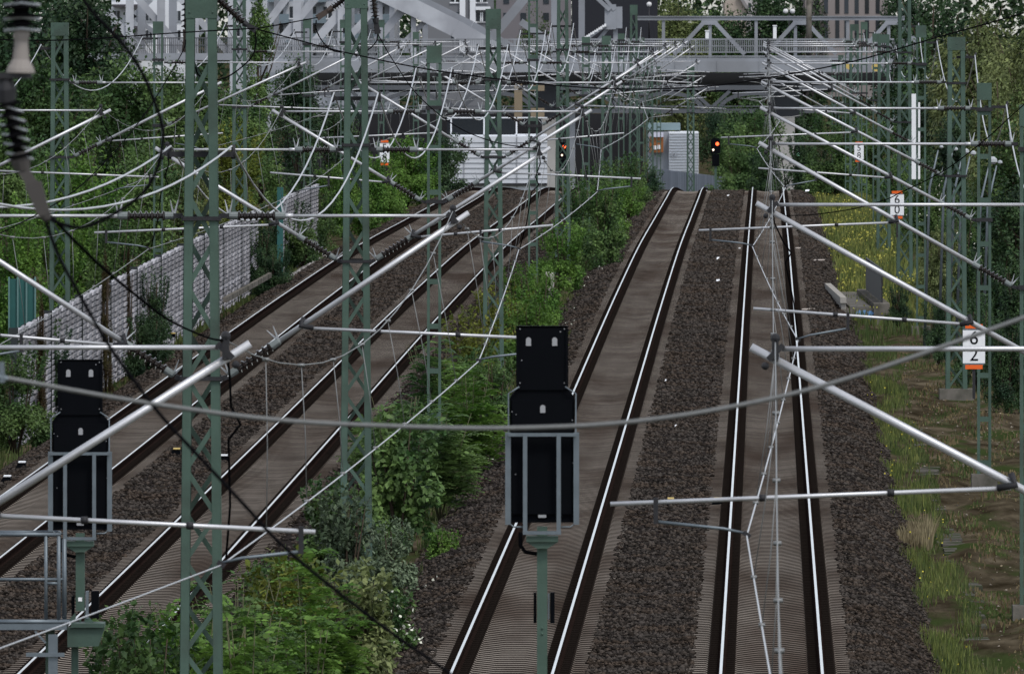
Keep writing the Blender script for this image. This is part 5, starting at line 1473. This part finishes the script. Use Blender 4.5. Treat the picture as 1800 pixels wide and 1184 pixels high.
r_ = empty('gabled_house', P(1295, 120, 1400), 'beige gabled house between the trees above the bridge', 'house')
b = MB(); xa, xb = P(1274, 0, 1400).x, P(1312, 0, 1400).x; z = lambda y: P(0, y, 1400).z
b.prism([(xa, z(150)), (xb, z(150)), (xb, z(20)), ((xa+xb)/2+.3, z(-8)), (xa, z(4))], 1400, 1412); b.build('wall', mat('beige render', (.36, .31, .27), .9), r_)
b = MB(); b.bar((xb+.4, 1406, z(24)), ((xa+xb)/2+.3, 1406, z(-9.5)), .3, 13, (0,1,0)); b.build('roof', mat('grey roof', (.2, .19, .19), .8), r_)
house('pale_tower', 1292, 1330, -60, 1460, 'pale building piece seen between treetops near the top edge', mat('pale grey render', (.4, .38, .38), .9), (1300, 1318), (-10, 10), (5, 8), base=100)

# things under and beside the bridge
r_ = house('white_building', 786, 962, 240, 1010, 'long white panelled building at the end of the left tracks', mat('white panels', (.50, .52, .56), .6, 0, var=.15, vscale=.3), (), (), (1, 1), base=420, depth=20)
b = MB()
for y in range(250, 330, 9): pbox(b, 786, 962, y, y+.8, 1009.95, .04)
for x in (815, 852, 908, 940): pbox(b, x, x+1.2, 240, 330, 1009.9, .04)
b.build('panel_joints', mat('panel joint', (.22, .23, .25), .8), r_)
b = MB(); pbox(b, 786, 905, 208, 239.8, 1016, .3); b.build('window_band', M_GLASS, r_)
b = MB()
for x in (793, 851, 908): pbox(b, x-1.3, x+1.3, 206, 240, 1012, .1)
pbox(b, 786, 962, 206, 208, 1012, .1); pbox(b, 786, 962, 237, 239, 1012, .1); b.build('handrail', M_BWHITE, r_)
b = MB(); pbox(b, 786, 962, 322, 326, 1009.7, .28); b.build('plinth', M_FIT, r_)
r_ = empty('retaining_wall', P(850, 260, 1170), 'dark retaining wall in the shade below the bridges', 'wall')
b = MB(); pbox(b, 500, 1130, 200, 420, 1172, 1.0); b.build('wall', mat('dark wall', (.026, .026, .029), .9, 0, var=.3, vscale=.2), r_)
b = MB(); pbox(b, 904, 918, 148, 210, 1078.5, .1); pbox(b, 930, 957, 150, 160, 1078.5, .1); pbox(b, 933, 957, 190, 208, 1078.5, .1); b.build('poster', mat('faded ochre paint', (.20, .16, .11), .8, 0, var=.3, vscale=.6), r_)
r_ = empty('container_building', P(1186, 330, 1020), 'white slatted container building with rust sign below the bridge', 'building')
b = MB(); pbox(b, 1176, 1228, 232, 420, 1020, 6); 
b.build('wall', M_BWHITE, r_)
b = MB()
for y in range(235, 304, 5): pbox(b, 1176, 1228, y, y+1, 1019.9, .08)
b.build('slats', M_FRAME, r_)
b = MB(); pbox(b, 1140, 1177, 232, 420, 1021, 5); pbox(b, 1180, 1183, 268, 276, 1019.8, .08); pbox(b, 1186, 1189, 268, 276, 1019.8, .08); b.build('annex', M_FRAME, r_)
b = MB(); pbox(b, 1142, 1166, 240, 268, 1020.3, .6); b.build('sign', mat('rust orange board', (.24, .085, .025), .7, 0, var=.2, vscale=.6), r_)
b = MB(); pbox(b, 1147, 1150, 256, 263, 1020.2, .06); pbox(b, 1151, 1153.5, 256, 263, 1020.2, .06); pbox(b, 1155, 1157, 255, 262, 1020.2, .06); pbox(b, 1158, 1160.5, 255, 262, 1020.2, .06); b.build('sign_letters', M_WHITE, r_)
b = MB(); pbox(b, 1146, 1166, 233, 241, 1020.1, .1); b.build('window', mat('bright window', (.5, .5, .6), .3), r_)
b = MB(); pbox(b, 1136, 1196, 217, 229, 1023, 5); b.build('roof', mat('teal roof', (.16, .22, .24), .6), r_)
r_ = empty('corrugated_fence', P(1210, 340, 985), 'blue grey corrugated fence behind the crest of the third track', 'fence')
b = MB(); x = 1150.0
while x < 1282:
    t = (x-1160)/105; yt = 297 + 13*t
    pbox(b, x, x+1.8, yt, 400, 985, .06); pbox(b, x+1.8, x+3.0, yt+.3, 400, 985.07, .05); x += 3.0
b.build('sheet', mat('blue grey sheet', (.13, .15, .185), .6, .0, var=.2, vscale=.3, island=.12), r_)

# far signals facing the camera
def far_signal(px, y0, y1, y2, y3, wpx, Y, lights, lab):
    c = P(px, y0, Y); X = c.x; w = wpx*Y/F/2
    zg = float(gz(X-K0-K1*Y, Y)); root = empty('light_signal', (X, Y, zg), lab, 'signal', 'distant light signals')
    z = lambda y: HC - y*Y/F
    b = MB(); b.prism([(X-w, z(y1)), (X+w, z(y1)), (X+w, z(y0+3)), (X+w*.6, z(y0)), (X-w*.6, z(y0)), (X-w, z(y0+3))], Y, Y+.3); b.build('signal_screen', M_BLACK, root)
    b = MB(); b.box(X-w*.75, X+w*.75, Y+.02, Y+.3, z(y3), z(y2)); b.build('lower_box', M_BLACK, root)
    b = MB(); b.box(X-.07, X+.07, Y+.1, Y+.22, zg-.2, z(y0+5)); b.build('post', M_GREEN, root)
    for (lx, ly, lr, col, st_) in lights:
        b = MB(); b.lathe((X+lx*w, Y-.04, z(ly)), (X+lx*w, Y-.001, z(ly)), [(0, lr), (1, lr*1.1)], 12)
        b.build('lamp', emit('signal lamp', col, st_), root)
far_signal(1258, 243, 270, 271, 292, 17, 840, [(.35, 253, .095, (1, .10, .025), 2.2), (-.5, 263.5, .055, (1, .8, .6), 1.2)], 'black signal with a lit red lamp at the crest right of the third track')
far_signal(990, 250, 279, 280, 298, 14.5, 860, [(.25, 258, .09, (1, .10, .025), 2.2), (-.3, 273, .055, (1, .7, .5), 1.2)], 'black signal with a lit red lamp behind the sixth middle mast')
far_signal(1404, 255, 285, 286, 300, 16, 900, [(-.15, 271, .09, (.40, 1, .72), 1.3)], 'dark signal with a green lamp right of the concrete pier')
# lamps
def street_lamp(px, top, bot, Y, lab, r=.22, two=False, zbase=None):
    a = P(px, top, Y); c = P(px, bot, Y)
    root = empty('street_lamp', (a.x, Y, c.z if zbase is None else zbase), lab, 'lamp', 'globe street lamps')
    b = MB(); b.tube([(a.x, Y, c.z if zbase is None else zbase), (a.x, Y, a.z-.1)], [.06, .04], 8); b.build('pole', M_FIT, root)
    for q in ((-.26, .26) if two else (0,)):
        b = MB(); b.ball((a.x+q, Y, a.z+.05), r, 10); b.build('globe', mat('milky globe', (.6, .6, .6), .3), root)
        b = MB(); b.lathe((a.x+q, Y, a.z+.05+r*.95), (a.x+q, Y, a.z+.1+r), [(0, .12), (1, .05)], 8); b.build('cap', M_FIT, root)
street_lamp(1141, 9, 70, YB+9, 'globe lamp on the bridge before the blackish building', .2)
street_lamp(1387, 21, 70, YB+9, 'twin globe lamp on the bridge left of the concrete pole', .2, True)
b = MB(); a = P(1422, -40, YB+4); b.tube([(a.x, YB+4, P(0, 100, YB).z), (a.x, YB+4, a.z)], [.23, .2], 12); tag(b.build('concrete_pole', M_CONC), 'tall grey concrete pole standing on the bridge', 'pole')
for x, y in ((1362, 46), (1243, 55)):
    b = MB(); pbox(b, x-3, x+3, y, 70, YB+5, .25); b.box(P(x-4, 0, YB+5).x, P(x+4, 0, YB+5).x, YB+4.95, YB+5.3, P(0, y, YB+5).z, P(0, y-1.5, YB+5).z)
    tag(b.build('white_post', M_WHITE), 'short white post on the bridge ' + ('right of the twin lamp' if x > 1300 else 'under the first knee brace'), 'post')
for i, (px, py, Y, r) in enumerate([(1655, 258, 418, .06), (1680, 262, 416, .07), (1698, 266, 414, .10), (1711, 269, 412, .09), (1745, 282, 409, .14), (1758, 285, 407, .07)]):
    X = PX(px, Y); zg = float(gz(X-K0-K1*Y, Y)); a = P(px, py, Y)
    root = empty('street_lamp', (X, Y, zg), ['small pale lamp farthest left of the lamp row at right', 'second small pale lamp in the row at right', 'round white lamp between the right masts', 'flat white lamp left of the frame mast', 'largest round white lamp right of the frame mast', 'small white lamp at the right end of the row'][i], 'lamp', 'pale lamps among the right trees')
    b = MB(); b.tube([(X-.5, Y, zg), (X-.35, Y, a.z-1.2), (X-.1, Y, a.z-.1)], [.05, .04, .025], 6); b.build('pole', M_GALV, root)
    b = MB(); b.lathe((X, Y, a.z-r*.8), (X, Y, a.z+r*.8), [(0, r*.4), (.3, r), (.7, r*.9), (1, r*.3)], 12); b.build('shade', M_GLINT_FIT, root)
for px, py, Y, lab in ((1493, 116, 850, 'small yellow disc on a distant mast at the right'), (1540, 118, 700, 'yellow disc hanging by the right masts before the bridge')):
    a = P(px, py, Y); root = empty('yellow_disc', a, lab, 'sign', 'yellow discs')
    b = MB(); b.lathe((a.x, Y-.03, a.z), (a.x, Y+.03, a.z), [(0, .22), (1, .22)], 16); b.build('disc', M_YELLOW, root)
    b = MB(); b.bar((a.x, Y+.06, a.z-.4), (a.x, Y+.06, a.z+.4), .05, .05); b.bar((a.x, Y+.09, a.z), (a.x+.6, Y+.09, a.z), .04, .04); b.build('bracket', M_FIT, root)
a = P(1607, 165, 455); c = P(1607, 315, 455)
root = empty('mast_board', (a.x, 455, c.z), 'tall narrow white board mounted between two right masts', 'sign')
b = MB(); b.box(P(1602.5, 0, 455).x, P(1611.5, 0, 455).x, 455, 455.03, c.z, a.z); b.box(P(1613, 0, 455).x, P(1617.5, 0, 455).x, 455.05, 455.08, c.z, P(0, 180, 455).z); b.build('board', M_WHITE, root)
b = MB()
for y in (190, 240, 290): b.bar(P(1600, y, 455.1), P(1622, y, 455.1), .04, .03)
b.build('bracket', M_FIT, root)
# second line of plain masts near the bridge (feeding other lines)
for i, (px, Y, ty, h) in enumerate([(1575, 1000, 'X', 9), (1466, 960, 'H', 9), (1214, 905, 'X', 8.2), (985, 1010, 'H', 9)]):
    lab = ['green lattice mast before the right end of the bridge', 'slim green mast close to the bridge on the right', 'green lattice mast before the corrugated fence', 'slim green mast close to the bridge in the middle'][i]
    (lattice_mast if ty == 'X' else ladder_mast)(*((px, Y, h, .5, .45, lab, 'masts near the bridge') if ty == 'X' else (px, Y, h, .32, lab, 'masts near the bridge')))
# far wood closing the horizon
r = np.random.default_rng(77); n = 60000
xx = r.random(n)*2600 - 400; yb = r.random(n)**.8
Yw = 1500 + 60*r.random(n); hgt = 27 + 4*np.sin(xx*.02) + 3*np.sin(xx*.051)
C = np.stack([(xx-900)*Yw/F, Yw, HC - 14.5 + yb*hgt], -1)
D = rand_dirs(r, n); Nn = rand_dirs(r, n); Nn[:, 2] += .5; Nn[:, 1] -= .5; Nn /= np.linalg.norm(Nn, axis=1, keepdims=True)
V = leaf_quads(C, D, Nn, .9*(.6 + .7*r.random(n)), .6*(.6 + .7*r.random(n)))
tag(npmesh('far_wood', V, np.arange(4*n).reshape(-1, 4), L_DARK), 'dark wood closing the view far behind the buildings', 'wood', kind='stuff')
